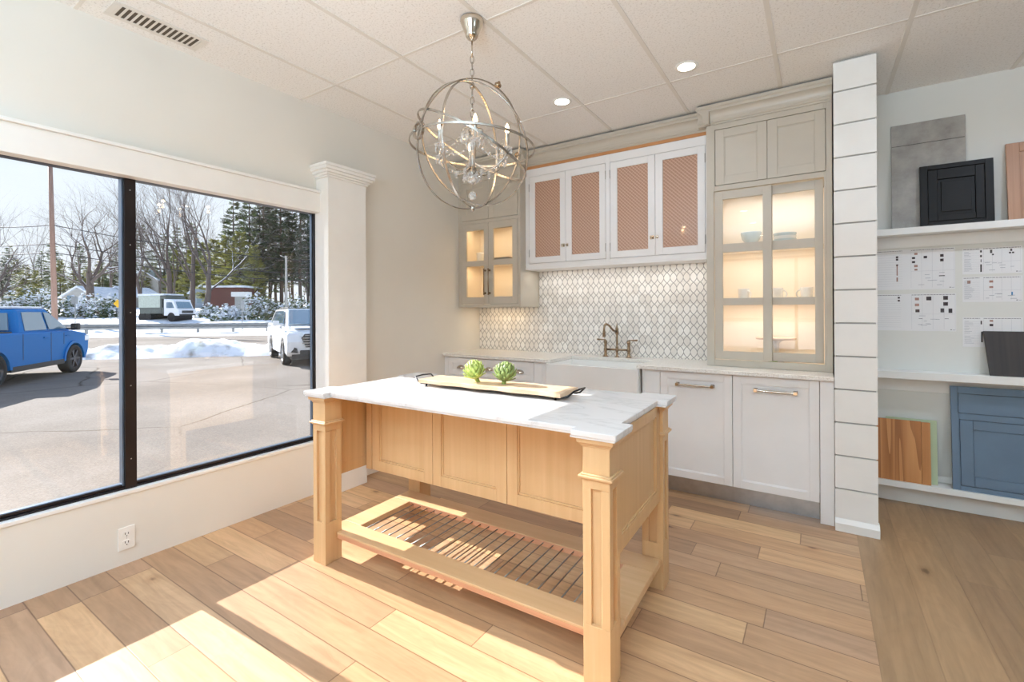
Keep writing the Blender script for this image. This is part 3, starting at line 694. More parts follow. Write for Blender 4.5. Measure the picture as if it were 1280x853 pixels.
# ------------------------------------------------------------------ ceiling things, outlet
def downlight(x, y, lit, label, grp=None):
    t = thing('recessed_downlight', (x, y, H), label, 'ceiling light', grp)
    g = MB(); g.smooth = True; g.lathe([(.052, -.0035), (.066, -.006), (.070, -.002), (.070, 0), (.052, 0)], (x, y, H - .0002), 32, cap=False); g.build('trim_ring', M['plastic'], t)
    g = MB(); g.lathe([(.052, -.0035), (.052, -.001)], (x, y, H), 32); g.build('lens', M['lens'], t)
    l = lamp('downlight_lamp', 'AREA', (x, y, H - .012), lit, lin((214, 232, 255))[:3], (0, 0, 0), .09); l.data.shape = 'DISK'; l.data.spread = radians(150)
DL = 3.4
downlight(-.685, 3.061, DL * .5, 'round recessed downlight in front of the tall display cabinet')
downlight(-1.563, 3.069, DL * .5, 'round recessed downlight above the middle of the white lattice cabinet')
for i, x in enumerate((-2.4, -.95, .6, 2.1, 3.5)):  # unseen downlights behind the camera, added to brighten the room
    for y in (-.5, -1.7, -3.4):
        if x < 0 or y < -.6: downlight(x, y, DL * (3.8 if x < 0 else 2. if x < 1 else .6), 'unseen downlight added behind the camera to brighten the room', 'added fill downlights behind the camera')
for x in (1.25, 2.15): downlight(x, 3.06, DL * 2.6, 'unseen downlight added right of the camera to brighten the alcove', 'added fill downlights right of the camera')  # out of view, added to light the alcove

t = thing('air_vent', (-2.955, 1.06, H), 'long slotted air vent in ceiling above the window', 'air vent')
g = MB(); vx0, vx1, vy0, vy1 = -3.022, -2.888, .87, 1.255
g.box(vx0 - .02, vx0 + .008, vy0 - .02, vy1 + .02, H - .006, H - .0005); g.box(vx1 - .008, vx1 + .02, vy0 - .02, vy1 + .02, H - .006, H - .0005)
g.box(vx0 + .008, vx1 - .008, vy0 - .02, vy0 + .008, H - .006, H - .0005); g.box(vx0 + .008, vx1 - .008, vy1 - .008, vy1 + .02, H - .006, H - .0005); g.build('frame', M['tbar'], t, bevel=.002)
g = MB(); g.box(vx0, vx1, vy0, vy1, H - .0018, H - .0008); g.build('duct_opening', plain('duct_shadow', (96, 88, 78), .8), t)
for k in range(15):
    y = vy0 + .014 + k * (vy1 - vy0 - .028) / 14
    g = MB(); g.prism([(y - .007, H - .006), (y + .003, H - .0062), (y + .007, H - .002), (y + .004, H - .002)], 'x', vx0 + .006, vx1 - .006); g.build('louver', M['tbar'], t)

t = thing('wall_outlet', (XL, .963, .14), 'white duplex wall outlet low on the wall below the window', 'outlet')
g = MB(); g.box(XL + .0005, XL + .006, .926, 1.000, .080, .200); g.build('cover_plate', M['plastic'], t, bevel=.002)
for z in (.163, .117):
    g = MB(); g.prism([(.963 + .017 * cos(a), z + .017 * max(-.8, min(.8, sin(a)))) for a in [2 * pi * i / 24 for i in range(24)]], 'x', XL + .005, XL + .0085)
    o = g.build('socket', M['plastic'], t)
    g = MB(); g.box(XL + .0084, XL + .009, .954, .957, z - .003, z + .009); g.box(XL + .0084, XL + .009, .968, .971, z - .003, z + .008); g.box(XL + .0084, XL + .009, .960, .965, z - .013, z - .008); g.build('slots', M['dark'], o)
g = MB(); g.box(XL + .005, XL + .0068, .961, .965, .138, .142); g.build('screw', M['steel'], t)

# ------------------------------------------------------------------ alcove shelves and samples
def wshelf(z1, th, yfront, label, kick=None):
    b = MB(); b.box(.2955, 2.6, yfront, YA - .0005, z1 - th, z1)
    t = tag(b.build('wall_shelf', M['trimw'], bevel=.002), label, 'shelf')
    return t
wshelf(1.905, .045, 4.12, 'white wall shelf at head height holding the black and grey samples')
wshelf(.925, .05, 4.12, 'white wall shelf at counter height under the pinned sheets')
wshelf(.170, .038, 4.12, 'low white wall shelf holding the oak and blue samples')
b = MB(); b.box(.2955, 2.6, YA - .014, YA - .0005, 0, .131); struct('baseboard_back', b, M['trimw'], bevel=.002)
b = MB(); b.box(.2955, 2.6, YA - .008, YA - .0005, .78, .872); b.box(.2955, 2.6, YA - .008, YA - .0005, 1.78, 1.858); b.box(.2955, 2.6, YA - .006, YA - .0005, .175, .215)
struct('trim_4', b, M['trimw'], bevel=.002)

def leaned(name, x0, x1, z0, h, yb, yt, th, label, cat):
    """an Empty whose local x is width, local z is height, leaning from (yb,z0) back to yt at the top"""
    ang = atan2(yt - yb, h)
    o = bpy.data.objects.new(name, None); COL.objects.link(o); o.location = ((x0 + x1) / 2, yb, z0); o.rotation_euler = (-ang, 0, 0)
    ORG[o.name] = (0, 0, 0); tag(o, label, cat); return o, (x1 - x0) / 2, h / cos(ang)
t, hw, L_ = leaned('laminate_sample', .438, .822, 1.9065, .735, 4.20, 4.235, .012, 'tall grey concrete-look sample panel leaning behind the black door', 'sample panel')
g = MB(); g.box(-hw, hw, 0, .012, 0, L_ - .151); g.build('lower_panel', M['concrete'], t, bevel=.001)
g = MB(); g.box(-hw, hw, 0, .012, L_ - .148, L_); g.build('drawer_panel', M['concrete'], t, bevel=.001)
g = MB(); g.box(-hw + .004, hw - .004, .003, .0125, L_ - .153, L_ - .146); g.build('gap_strip', M['dark'], t)
t, hw, L_ = leaned('door_sample', .585, .945, 1.9065, .415, 4.165, 4.192, .02, 'black raised-panel door sample on the top shelf', 'door sample')
g = MB(); frame_of(g, -hw, hw, 0, L_, [(-hw + .04, hw - .04, .03, L_ - .03)], 0, .02); g.build('outer_frame', M['blackpaint'], t, bevel=.002)
g = MB(); frame_of(g, -hw + .042, hw - .042, .032, L_ - .032, [(-hw + .09, hw - .085, .075, L_ - .1)], .003, .016); g.build('door_frame', M['blackpaint'], t, bevel=.003)
g = MB(); g.box(-hw + .09, hw - .085, .013, .018, .075, L_ - .1); g.box(-hw + .108, hw - .103, .006, .013, .093, L_ - .118); g.build('raised_panel', M['blackpaint'], t, bevel=.004)
t, hw, L_ = leaned('door_sample', 1.006, 1.40, 1.9065, .495, 4.165, 4.215, .02, 'tan wood door sample cut by the right edge on the top shelf', 'door sample')
g = MB(); frame_of(g, -hw, hw, 0, L_, [(-hw + .06, hw - .06, .06, L_ - .06)], 0, .018); g.build('frame', M['tanwood'], t, bevel=.002)
g = MB(); g.box(-hw + .06, hw - .06, .006, .014, .06, L_ - .06); g.build('panel', M['tanwood'], t)
t, hw, L_ = leaned('veneer_sample', .905, 1.32, .9265, .280, 4.150, 4.225, .015, 'espresso brown wood sample panel on the middle shelf', 'sample panel')
g = MB(); g.prism([(-hw + .012, 0), (hw, 0), (hw, L_), (-hw - .004, L_)], 'y', 0, .016); g.build('panel', M['darkwood'], t, bevel=.001)
# blue cabinet front
t, hw, L_ = leaned('cabinet_front_sample', .737, 1.335, .1715, .668, 4.135, 4.205, .02, 'slate blue cabinet front sample with drawer and door on lowest shelf', 'cabinet front')
X = lambda v: v - (.737 + 1.335) / 2
g = MB(); frame_of(g, -hw, hw, 0, L_, [(X(.772), X(1.30), .495, .626), (X(.776), X(1.296), .030, .456)], 0, .02); g.build('face_frame', M['bluepaint'], t, bevel=.0015)
g = MB(); g.box(X(.7745), X(1.2975), .001, .019, .4975, .6235); g.build('drawer_front', M['bluepaint'], t, bevel=.002)
g = MB(); frame_of(g, X(.7785), X(1.2935), .0325, .4535, [(X(.842), X(1.230), .095, .395)], .001, .018); g.box(X(.842), X(1.230), .008, .016, .095, .395); g.build('door', M['bluepaint'], t, bevel=.003)
g = MB(); g.box(-hw + .01, hw - .01, .0205, .024, .02, L_ - .02); g.build('backing', M['dark'], t)
t, hw, L_ = leaned('door_sample', .34, .630, .1715, .415, 4.135, 4.165, .02, 'red oak door sample with wavy grain next to the partition', 'door sample')
g = MB(); g.box(-hw, hw - .047, .002, .018, 0, L_); g.build('slab', M['oaksample'], t, bevel=.001)
g = MB(); g.box(hw - .046, hw, 0, .02, 0, L_ - .003); g.build('edge_stile', M['oakflat'], t, bevel=.001)
t, hw, L_ = leaned('paint_sample_board', .40, .668, .1715, .425, 4.165, 4.195, .015, 'pale sage green sample board peeking out behind the oak sample', 'sample board')
g = MB(); frame_of(g, -hw, hw, 0, L_, [(-hw + .05, hw - .05, .05, L_ - .05)], 0, .016); g.build('frame', M['green'], t, bevel=.002)
g = MB(); g.box(-hw + .05, hw - .05, .006, .012, .05, L_ - .05); g.build('panel', M['green'], t)

# pinned sheets
def sheet(x0, x1, z0, z1, label, sw, heads):
    t = bpy.data.objects.new('pinned_sheet', None); COL.objects.link(t); t.location = (x0, YA, z0); ORG[t.name] = tuple(t.location); tag(t, label, 'paper sheet')
    y = YA - .0012
    g = MB(); g.box(x0, x1, y, y + .001, z0, z1); g.build('paper', M['paper'], t)
    g = MB(); W_, H_ = x1 - x0, z1 - z0
    rnd = random.Random(int(x0 * 100 + z0 * 1000))
    def q(m, a, c, e, f): g.mi = m; g.box(a, c, y - .0004, y, e, f)
    for (a, c) in heads:                       # headline words: short dark dashes
        x = x0 + a * W_
        while x < x0 + c * W_:
            l = rnd.uniform(.006, .018); q(0, x, min(x + l, x0 + c * W_), z1 - .0095, z1 - .0065); x += l + .003
    for k in range(1, 15):                     # ruled table
        zz = z1 - .02 - k * (H_ - .03) / 15
        q(1, x0 + heads[0][0] * W_, x0 + heads[0][1] * W_, zz, zz + .0006)
        x = x0 + heads[0][0] * W_ + .003
        if k % 1 == 0 and rnd.random() < .9:
            l = rnd.uniform(.02, .05); q(1, x, x + l, zz + .0025, zz + .0045)
    for k in range(5):
        xx = x0 + (heads[-1][0] + (heads[-1][1] - heads[-1][0]) * k / 4) * W_; q(1, xx, xx + .0006, z0 + .012, z1 - .012)
    for k in range(8):
        x = x0 + rnd.uniform(heads[-1][0] + .02, heads[-1][1] - .14) * W_; zz = z0 + rnd.uniform(.1, .42) * H_; l = rnd.uniform(.015, .035)
        q(1, x, x + l, zz, zz + .003)
    q(1, x0 + heads[-1][0] * W_, x0 + heads[-1][1] * W_, z0 + .45 * H_, z0 + .45 * H_ + .0008)
    for (m, u, v, s, s2) in sw: q(m, x0 + u * W_ - s / 2, x0 + u * W_ + s / 2, z0 + v * H_ - s2 / 2, z0 + v * H_ + s2 / 2)
    q(0, x1 - .028, x1 - .022, z0 + .008, z0 + .013); q(1, x1 - .018, x1 - .004, z0 + .008, z0 + .011)
    g.build('printing', [M['ink'], M['inkl'], M['swd'], M['swb'], M['swc']], t)
A, B_ = 2, 3
sheet(.30, .772, 1.487, 1.768, 'large printed sheet with nine swatches, upper of the two next to the partition',
      [(A, .36, .82, .013, .014), (A, .36, .76, .013, .014), (A, .36, .62, .011, .011), (B_, .36, .5, .006, .08), (B_, .36, .26, .008, .03), (B_, .575, .88, .017, .014), (A, .548, .78, .017, .014), (A, .548, .68, .017, .014), (B_, .575, .58, .018, .016), (B_, .575, .49, .016, .012), (A, .68, .79, .018, .016), (A, .86, .81, .018, .018), (A, .86, .70, .018, .018), (0, .86, .32, .03, .006)], [(.02, .42), (.52, .99)])
sheet(.30, .776, 1.20, 1.457, 'large printed sheet with big dark swatches, lower of the two next to the partition',
      [(A, .375, .9, .012, .012), (A, .375, .82, .012, .012), (B_, .58, .86, .022, .018), (B_, .58, .70, .022, .018), (A, .585, .54, .022, .020), (A, .71, .87, .026, .026), (A, .89, .88, .024, .026), (A, .89, .72, .024, .024), (A, .855, .55, .019, .028), (A, .94, .54, .019, .030), (0, .62, .33, .02, .003), (0, .9, .33, .02, .003)], [(.02, .40), (.52, .99)])
sheet(.808, 1.087, 1.58, 1.752, 'small printed sheet with a column of black marks, top of the right column',
      [(0, .32, .86, .009, .014), (0, .32, .68, .009, .014), (0, .32, .5, .004, .02), (0, .32, .22, .008, .05), (0, .49, .84, .010, .022), (0, .52, .72, .009, .010), (0, .82, .86, .009, .014), (0, .80, .76, .010, .010), (0, .85, .76, .010, .010)], [(.02, .30), (.36, .97)])
sheet(.808, 1.087, 1.396, 1.562, 'small printed sheet with a blue mark, middle of the right column',
      [(B_, .11, .80, .016, .020), (B_, .49, .8, .018, .014), (B_, .49, .58, .018, .012), (4, .83, .32, .007, .020)], [(.02, .30), (.36, .97)])
sheet(.808, 1.087, 1.10, 1.296, 'small printed sheet half hidden by the espresso sample, bottom of the right column',
      [(A, .32, .82, .007, .024), (0, .33, .34, .009, .07), (B_, .49, .88, .016, .012), (A, .49, .74, .017, .015)], [(.02, .30), (.36, .97)])
# ------------------------------------------------------------------ kitchen island (local frame: u along the front, v away from the camera)
IS = thing('kitchen_island', (-.613, 1.558, 0), 'maple kitchen island with white stone top, corner posts and slatted lower shelf', 'kitchen island', rz=radians(1.0), world=False)
LU, LV = 1.684, .82
TOPZ = .925
def leg(u0, v0):
    w = .103; u1, v1 = u0 + w, v0 + w
    b = MB()
    core = .014
    b.box(u0, u1, v0, v1, .0, .222)                                  # plain foot block
    b.box(u0, u1, v0, v1, .712, .748); b.box(u0, u1, v0, v1, .762, .868)
    b.box(u0 + core, u1 - core, v0 + core, v1 - core, .222, .712)
    s = .032
    for (a, c) in ((u0, v0), (u1 - s, v0), (u0, v1 - s), (u1 - s, v1 - s)): b.box(a, a + s, c, c + s, .222, .712)
    b.build('leg', M['wood_v'], IS, bevel=.0018)
    b = MB()                                                          # astragal band and cap moulding
    for (z0, z1, e) in ((.744, .750, .006), (.750, .760, .014), (.760, .766, .007)): b.box(u0 - e, u1 + e, v0 - e, v1 + e, z0, z1)
    b.build('post_band', M['wood_x'], IS, bevel=.003, seg=3); b = MB()
    for (z0, z1, e) in ((.862, .870, .004), (.870, .878, .010), (.878, .8945, .018)): b.box(u0 - e, u1 + e, v0 - e, v1 + e, z0, z1)
    b.build('post_cap', M['wood_x'], IS, bevel=.003, seg=3)
for (u, v) in ((-LU, 0), (-.103, 0), (-LU, LV - .103), (-.103, LV - .103)): leg(u, v)
# top: straight slab with bump-outs over the posts
e, bp, ins = .032, .17, .045
def out(e):
    U0, U1, V0, V1 = -LU - e, e, -e, LV + e
    p = [(U0, V0), (U0 + bp, V0), (U0 + bp, V0 + ins), (U1 - bp, V0 + ins), (U1 - bp, V0), (U1, V0), (U1, V0 + bp + .02), (U1 - ins, V0 + bp + .02), (U1 - ins, V1 - bp - .02), (U1, V1 - bp - .02), (U1, V1),
         (U1 - bp, V1), (U1 - bp, V1 - ins), (U0 + bp, V1 - ins), (U0 + bp, V1), (U0, V1), (U0, V1 - bp - .02), (U0 + ins, V1 - bp - .02), (U0 + ins, V0 + bp + .02), (U0, V0 + bp + .02)]
    return p
b = MB(); b.prism(out(.034), 'z', .9045, TOPZ); b.prism(out(.029), 'z', .8955, .9044); b.build('countertop', M['marble'], IS, bevel=.003)
# cabinet box, doors, end panels
b = MB(); b.box(-LU + .05, -.045, .345, LV - .03, .425, .894); b.build('cabinet_box', M['wood_v'], IS)
D0 = [(-1.585, -1.1155), (-1.1125, -.641), (-.638, -.166)]
for (a, c) in D0:
    b = MB(); shaker(b, a, c, .42, .892, .322, .058, .022, .011, .009); b.build('door', M['wood_v'], IS, bevel=.002)
b = MB(); b.box(-1.632, -1.588, .318, .345, .42, .894); b.box(-.163, -.052, .318, .345, .42, .894); b.build('front_stile', M['wood_v'], IS, bevel=.001)
def end_panel(uo, sgn):
    b = MB(); t = .022; v0, v1, z0, z1 = .1035, LV - .1035, .432, .894
    ua, ub = sorted((uo, uo - sgn * t)); s = .06
    for (a, c, d, f) in ((v0, v0 + s, z0, z1), (v1 - s, v1, z0, z1), (v0 + s, v1 - s, z0, z0 + s), (v0 + s, v1 - s, z1 - .045, z1)): b.box(ua, ub, a, c, d, f)
    up, uq = sorted((uo - sgn * .011, uo - sgn * t)); b.box(up, uq, v0 + s, v1 - s, z0 + s, z1 - .045)
    k, k2 = sorted((uo - sgn * .005, uo - sgn * .012)); q = .009
    for (a, c, d, f) in ((v0 + s, v0 + s + q, z0 + s, z1 - .045), (v1 - s - q, v1 - s, z0 + s, z1 - .045), (v0 + s, v1 - s, z0 + s, z0 + s + q), (v0 + s, v1 - s, z1 - .045 - q, z1 - .045)): b.box(k, k2, a, c, d, f)
    b.build('end_panel', M['wood_v'], IS, bevel=.0015)
end_panel(-.014, 1); end_panel(-LU + .014, -1)
b = MB(); b.box(-LU + .037, -.037, LV - .03, LV - .012, .42, .894); b.build('back_panel', M['wood_v'], IS)
# lower shelf: frame and steel rods
Z = .152
su0, su1, sv0, sv1 = -LU + .012, -.012, .072, LV - .105
ou0, ou1, ov0, ov1 = -1.535, -.150, .195, .582
b = MB(); b.box(su0, su1, sv0, ov0, Z - .034, Z); b.box(su0, su1, ov1, sv1, Z - .034, Z); b.box(su0, ou0, ov0, ov1, Z - .034, Z); b.box(ou1, su1, ov0, ov1, Z - .034, Z)
b.build('shelf_frame', M['wood_x'], IS, bevel=.004, seg=3)
b = MB(); b.box(su0 + .1, su1 - .1, sv0 - .0012, sv0, Z - .031, Z - .010); b.box(ou0 + .001, ou1 - .001, ov1 - .0012, ov1, Z - .031, Z - .004)
tag(b.build('shelf_edge', M['cherry'], IS), 'reddish brown edge of the lower shelf')
n = 24
for i in range(n):
    u = ou0 + .03 + i * (ou1 - ou0 - .06) / (n - 1)
    b = MB(); b.smooth = True; b.tube([(u, ov0 - .006, Z - .014), (u, ov1 + .006, Z - .014)], .0033, 8); b.build('shelf_rod', M['rod'], IS)

# ------------------------------------------------------------------ serving board and artichokes
BZ = TOPZ
t = thing('serving_board', (-1.462, 2.045, BZ), 'long wooden serving board with black iron handles on the island top', 'serving board', rz=radians(1.2), world=False)
b = MB(); rnd = random.Random(4)
f = []; n = 30
for i in range(n + 1): f.append((-.45 + .9 * i / n, -.098 + .006 * sin(i * .8) + rnd.uniform(-.0015, .0015)))
bk = [(x, -y) for x, y in f[::-1]]
b.prism(f + bk, 'z', .018, .040); b.build('board', M['board'], t, bevel=.003)
for s in (-1, 1):
    b = MB(); b.smooth = True
    x = s * .45
    b.tube([(s * .32, -.075, .014), (x, -.075, .014), (x + s * .022, -.072, .020), (x + s * .052, -.065, .047), (x + s * .055, 0, .050), (x + s * .052, .065, .047), (x + s * .022, .072, .020), (x, .075, .014), (s * .32, .075, .014)], .0045, 8)
    b.build('handle', M['blackiron'], t)
    for v in (-.075, .075):
        b = MB(); b.smooth = True; b.tube([(s * .41, v, .015), (s * .41, v, .0004)], [.005, .0065], 10); b.build('foot', M['blackiron'], t)
b = MB()
for v in (-.075, .075): b.box(-.42, .42, v - .006, v + .006, .0125, .0178)
b.build('iron_rail', M['blackiron'], t)

def artichoke(name, loc, R, Hh, tilt, m, label, seed):
    o = thing(name, loc, label, 'artichoke', 'artichokes on the serving board', world=False); o.rotation_euler = tilt
    rnd = random.Random(seed); vs = []; fs = []; b = MB(); b.smooth = True
    b.ball((0, 0, Hh * .48), R * .70, 14, .95)
    K = 66
    for k in range(K):
        f = k / (K - 1.)                       # 0 bottom .. 1 top
        a = k * 2.39996; th = radians(152) * (1 - f) + radians(10) * f   # polar angle of the scale's seat
        rs = R * .72; c = Vector((rs * sin(th) * cos(a), rs * sin(th) * sin(a), Hh * .48 + rs * 1.02 * cos(th)))
        nrm = Vector((sin(th) * cos(a), sin(th) * sin(a), cos(th)))
        up = (Vector((0, 0, 1)) - nrm * nrm.z); up = up.normalized() if up.length > .05 else Vector((cos(a + 1.5), sin(a + 1.5), 0))
        sd = up.cross(nrm).normalized()
        size = R * (.62 - .24 * f) * rnd.uniform(.9, 1.12); wdt = size * .60
        tip_out = .10 * (1 - f) + .02
        rows = []
        for j, (q, w_, lift) in enumerate(((-.35, .7, .02), (.1, 1.05, .10), (.5, 1., .15), (.85, .55, .13 + tip_out * .6), (1.05, .08, .08 + tip_out))):
            row = []
            for s in (-1, 0, 1): row.append(tuple(c + up * size * q + sd * wdt * w_ * s * .62 + nrm * (size * lift + (size * .12 if s == 0 else 0))))
            rows.append(row)
        base = len(b.v); vv = [p for r in rows for p in r]
        ff = [(i * 3 + s, i * 3 + s + 1, (i + 1) * 3 + s + 1, (i + 1) * 3 + s) for i in range(4) for s in (0, 1)]
        b._add(vv, ff)
    body = b.build('bracts', m, o); s = body.modifiers.new('Solidify', 'SOLIDIFY'); s.thickness = .0018
    g = MB(); g.smooth = True; g.tube([(0, 0, Hh * .16), (0, 0, .004), (.004, 0, -.022)], [.014, .012, .011], 12); g.build('stem', M['stem'], o)
    return o
artichoke('artichoke', (-1.558, 2.028, BZ + .040 + .012), .060, .118, (radians(8), radians(-14), .4), M['arti'], 'light green artichoke on the left, its stem leaning on the serving board', 3)
artichoke('artichoke', (-1.392, 2.045, BZ + .040 + .006), .061, .120, (radians(6), radians(7), 2.0), M['arti2'], 'darker green artichoke on the right half of the serving board', 9)

# ------------------------------------------------------------------ chandelier
CC = Vector((-1.512, 1.938, 2.213)); R = .325
t = thing('orb_chandelier', (CC.x, CC.y, H), 'silver orb chandelier with crossing rings, candle bulbs and crystals over island', 'chandelier')
g = MB(); g.smooth = True; g.lathe([(.050, 0), (.060, -.004), (.062, -.014), (.056, -.03), (.046, -.055), (.036, -.078), (.033, -.092), (.024, -.104), (.012, -.112), (.004, -.116)][::-1], (CC.x, CC.y, H - .0005), 32); g.build('canopy', M['nickel'], t)
g = MB(); g.smooth = True; g.tube([(CC.x, CC.y, H - .11), (CC.x, CC.y, H - .20)], .004, 8); g.build('stem_rod', M['nickel'], t)
zt = H - .195; i = 0
while zt > CC.z + R - .01 - .0:
    g = MB(); g.smooth = True; c = Vector((CC.x, CC.y, zt - .018)); ax = Vector((cos(i * pi / 2 + .5), sin(i * pi / 2 + .5), 0)); L2 = .021; w2 = .0095
    g.tube([c + ax * w2 * sin(a) + Vector((0, 0, L2 * cos(a))) for a in [2 * pi * k / 20 for k in range(20)]], .0026, 6, closed=True); g.build('chain_link', M['chain'], t); zt -= .034; i += 1
zt2 = CC.z + R - .03
while zt2 > CC.z + .13:
    g = MB(); g.smooth = True; c = Vector((CC.x, CC.y, zt2 - .018)); ax = Vector((cos(i * pi / 2 + .5), sin(i * pi / 2 + .5), 0))
    g.tube([c + ax * .0095 * sin(a) + Vector((0, 0, .021 * cos(a))) for a in [2 * pi * k / 20 for k in range(20)]], .0026, 6, closed=True); g.build('chain_link', M['chain'], t); zt2 -= .034; i += 1
vd = Vector((CC.x, CC.y, CC.z - 1.356)).normalized(); rt = Vector((.8367, .5477, 0)); upv = rt.cross(vd)
def ringn(phi, rho, s): 
    p = radians(phi); return vd * rho + (rt * -sin(p) + upv * cos(p)) * (sqrt(1 - rho * rho) * s)
for (nr, RR) in ((ringn(78, .80, 1), R * .995), (Vector((.05, .03, 1)), R * 1.0), (ringn(-31, .27, 1), R * .975), (ringn(118, .82, -1), R * .985), (ringn(95, .38, 1), R * .965)):
    g = MB(); g.ring(CC, nr, RR, .0028, 96, flat=.0062); g.build('ring', M['chain'], t, bevel=.0012)
def disc(dirv):
    d = dirv.normalized(); c = CC + d * R
    g = MB(); g.ring(c, d, .038, .004, 32, flat=.008); g.build('ring_joint', M['chain'], t, bevel=.001)
    return c, d
n1 = ringn(78, .80, 1); n4 = ringn(118, .82, -1); dj = (rt * -.74 + upv * .22 - vd * .6)
disc(dj)
for dd in (-dj + Vector((.0, .0, .1)), (rt * .42 + upv * .90 - vd * .2)):
    d = dd.normalized(); c = CC + d * R; g = MB(); g.smooth = True
    g.tube([c - d * .012, c - d * .004, c + d * .006, c + d * .012, c + d * .02], [.010, .017, .017, .009, .004], 14); g.build('pivot_knob', M['oldnickel'], t)
for s in (1, -1):
    g = MB(); g.smooth = True; z = CC.z + s * (R - .004); g.lathe([(.004, -.018), (.012, -.012), (.014, 0), (.012, .012), (.004, .018)], (CC.x, CC.y, z), 16); g.build('pole_finial', M['chain'], t)
# inner candelabra
g = MB(); g.smooth = True; c0 = (CC.x, CC.y, CC.z)
g.lathe([(.006, -.16), (.018, -.15), (.024, -.135), (.012, -.12), (.008, -.09), (.014, -.06), (.009, -.04), (.008, .06), (.018, .075), (.030, .082), (.018, .09), (.010, .11), (.006, .135), (.003, .145)], c0, 20); g.build('center_column', M['chain'], t)
g = MB(); g.smooth = True; g.ring((CC.x, CC.y, CC.z + .085), (0, 0, 1), .055, .003, 40); g.build('crystal_crown', M['chain'], t)
def drop(mb, p, s=.011, L=.028):
    x, y, z = p; mb.lathe([(.001, 0), (s * .5, -L * .2), (s, -L * .62), (s * .7, -L * .85), (.001, -L)][::-1], p, 6)
arm_r = .196
for k in range(6):
    a = k * pi / 3 + radians(12); d = Vector((cos(a), sin(a), 0)); P = lambda r, z: CC + d * r + Vector((0, 0, z))
    g = MB(); g.smooth = True
    g.tube([P(.008, -.105), P(.035, -.128), P(.075, -.135), P(.13, -.118), P(.175, -.085), P(arm_r, -.048), P(arm_r, -.035)], .0042, 8); am = g.build('arm', M['chain'], t)
    g = MB(); g.smooth = True; q = P(arm_r, -.035); g.lathe([(.004, -.01), (.012, -.004), (.026, .003), (.029, .007), (.010, .006), (.003, .006)], tuple(q), 20); g.build('bobeche', M['crystal'], am)
    g = MB(); g.smooth = True; g.lathe([(.0105, 0), (.0115, .003), (.0105, .006), (.0105, .068), (.0115, .071), (.006, .073)], (q.x, q.y, q.z + .006), 16); cd = g.build('candle_sleeve', M['chain'], t)
    g = MB(); g.smooth = True; g.lathe([(.005, 0), (.010, .010), (.0115, .020), (.009, .034), (.004, .046), (.001, .052)], (q.x, q.y, q.z + .079), 14)
    lit = k in (0, 2, 4, 5)
    tag(g.build('bulb', M['bulb'] if lit else M['bulboff'], cd), 'lit flame-shaped bulb' if lit else 'unlit clear flame-shaped bulb')
    if lit: lamp('bulb_lamp', 'POINT', (q.x, q.y, q.z + .15), .3, lin((255, 206, 150))[:3], size=.012)
    for j in range(4):
        aa = j * pi / 2; g = MB(); drop(g, (q.x + .026 * cos(aa), q.y + .026 * sin(aa), q.z - .0), .006, .03); g.build('crystal_drop', M['crystal'], am)
    strs = []
    # swag of beads to the next arm, and one up to the crown
    a2 = a + pi / 3; g = MB(); g.smooth = True
    for j in range(11):
        f = j / 10.; aa = a + (a2 - a) * f; rr = arm_r * (1 - .13 * sin(pi * f)); zz = -.035 - .055 * sin(pi * f)
        g.ball((CC.x + rr * cos(aa), CC.y + rr * sin(aa), CC.z + zz), .0052 if j % 2 else .008, 6); strs.append((CC.x + rr * cos(aa), CC.y + rr * sin(aa), CC.z + zz))
    g.tube(strs, .0008, 4)
    g.build('bead_swag', M['crystal'], t)
    g = MB(); g.smooth = True
    for j in range(9):
        f = j / 8.; rr = .055 + (arm_r - .03 - .055) * f; zz = .08 - .11 * f - .03 * sin(pi * f)
        g.ball((CC.x + rr * cos(a), CC.y + rr * sin(a), CC.z + zz), .005, 6); strs.append((CC.x + rr * cos(a), CC.y + rr * sin(a), CC.z + zz))
    g.tube(strs[11:], .0008, 4)
    g.build('bead_strand', M['crystal'], t)
    for (rr, da, zz, s_, L_) in ((.055, 0, .08, .011, .052), (.055, .5, .08, .009, .07), (.085, .5, -.13, .010, .036), (.04, .5, -.135, .012, .040), (.012, .2, .07, .008, .09)):
        g = MB(); drop(g, (CC.x + rr * cos(a + da), CC.y + rr * sin(a + da), CC.z + zz), s_, L_); g.build('crystal_drop', M['crystal'], t)
g = MB(); g.smooth = True; g.lathe([(.004, -.20), (.022, -.19), (.040, -.175), (.046, -.160), (.030, -.150), (.006, -.145)], c0, 8); g.build('crystal_bowl', M['crystal'], t)
g = MB(); g.smooth = True; g.tube([(CC.x, CC.y, CC.z - .20), (CC.x, CC.y, CC.z - .232)], .0012, 6); g.smooth = False; g.ball((CC.x, CC.y, CC.z - .256), .023, 10); g.build('crystal_ball', M['crystal'], t)
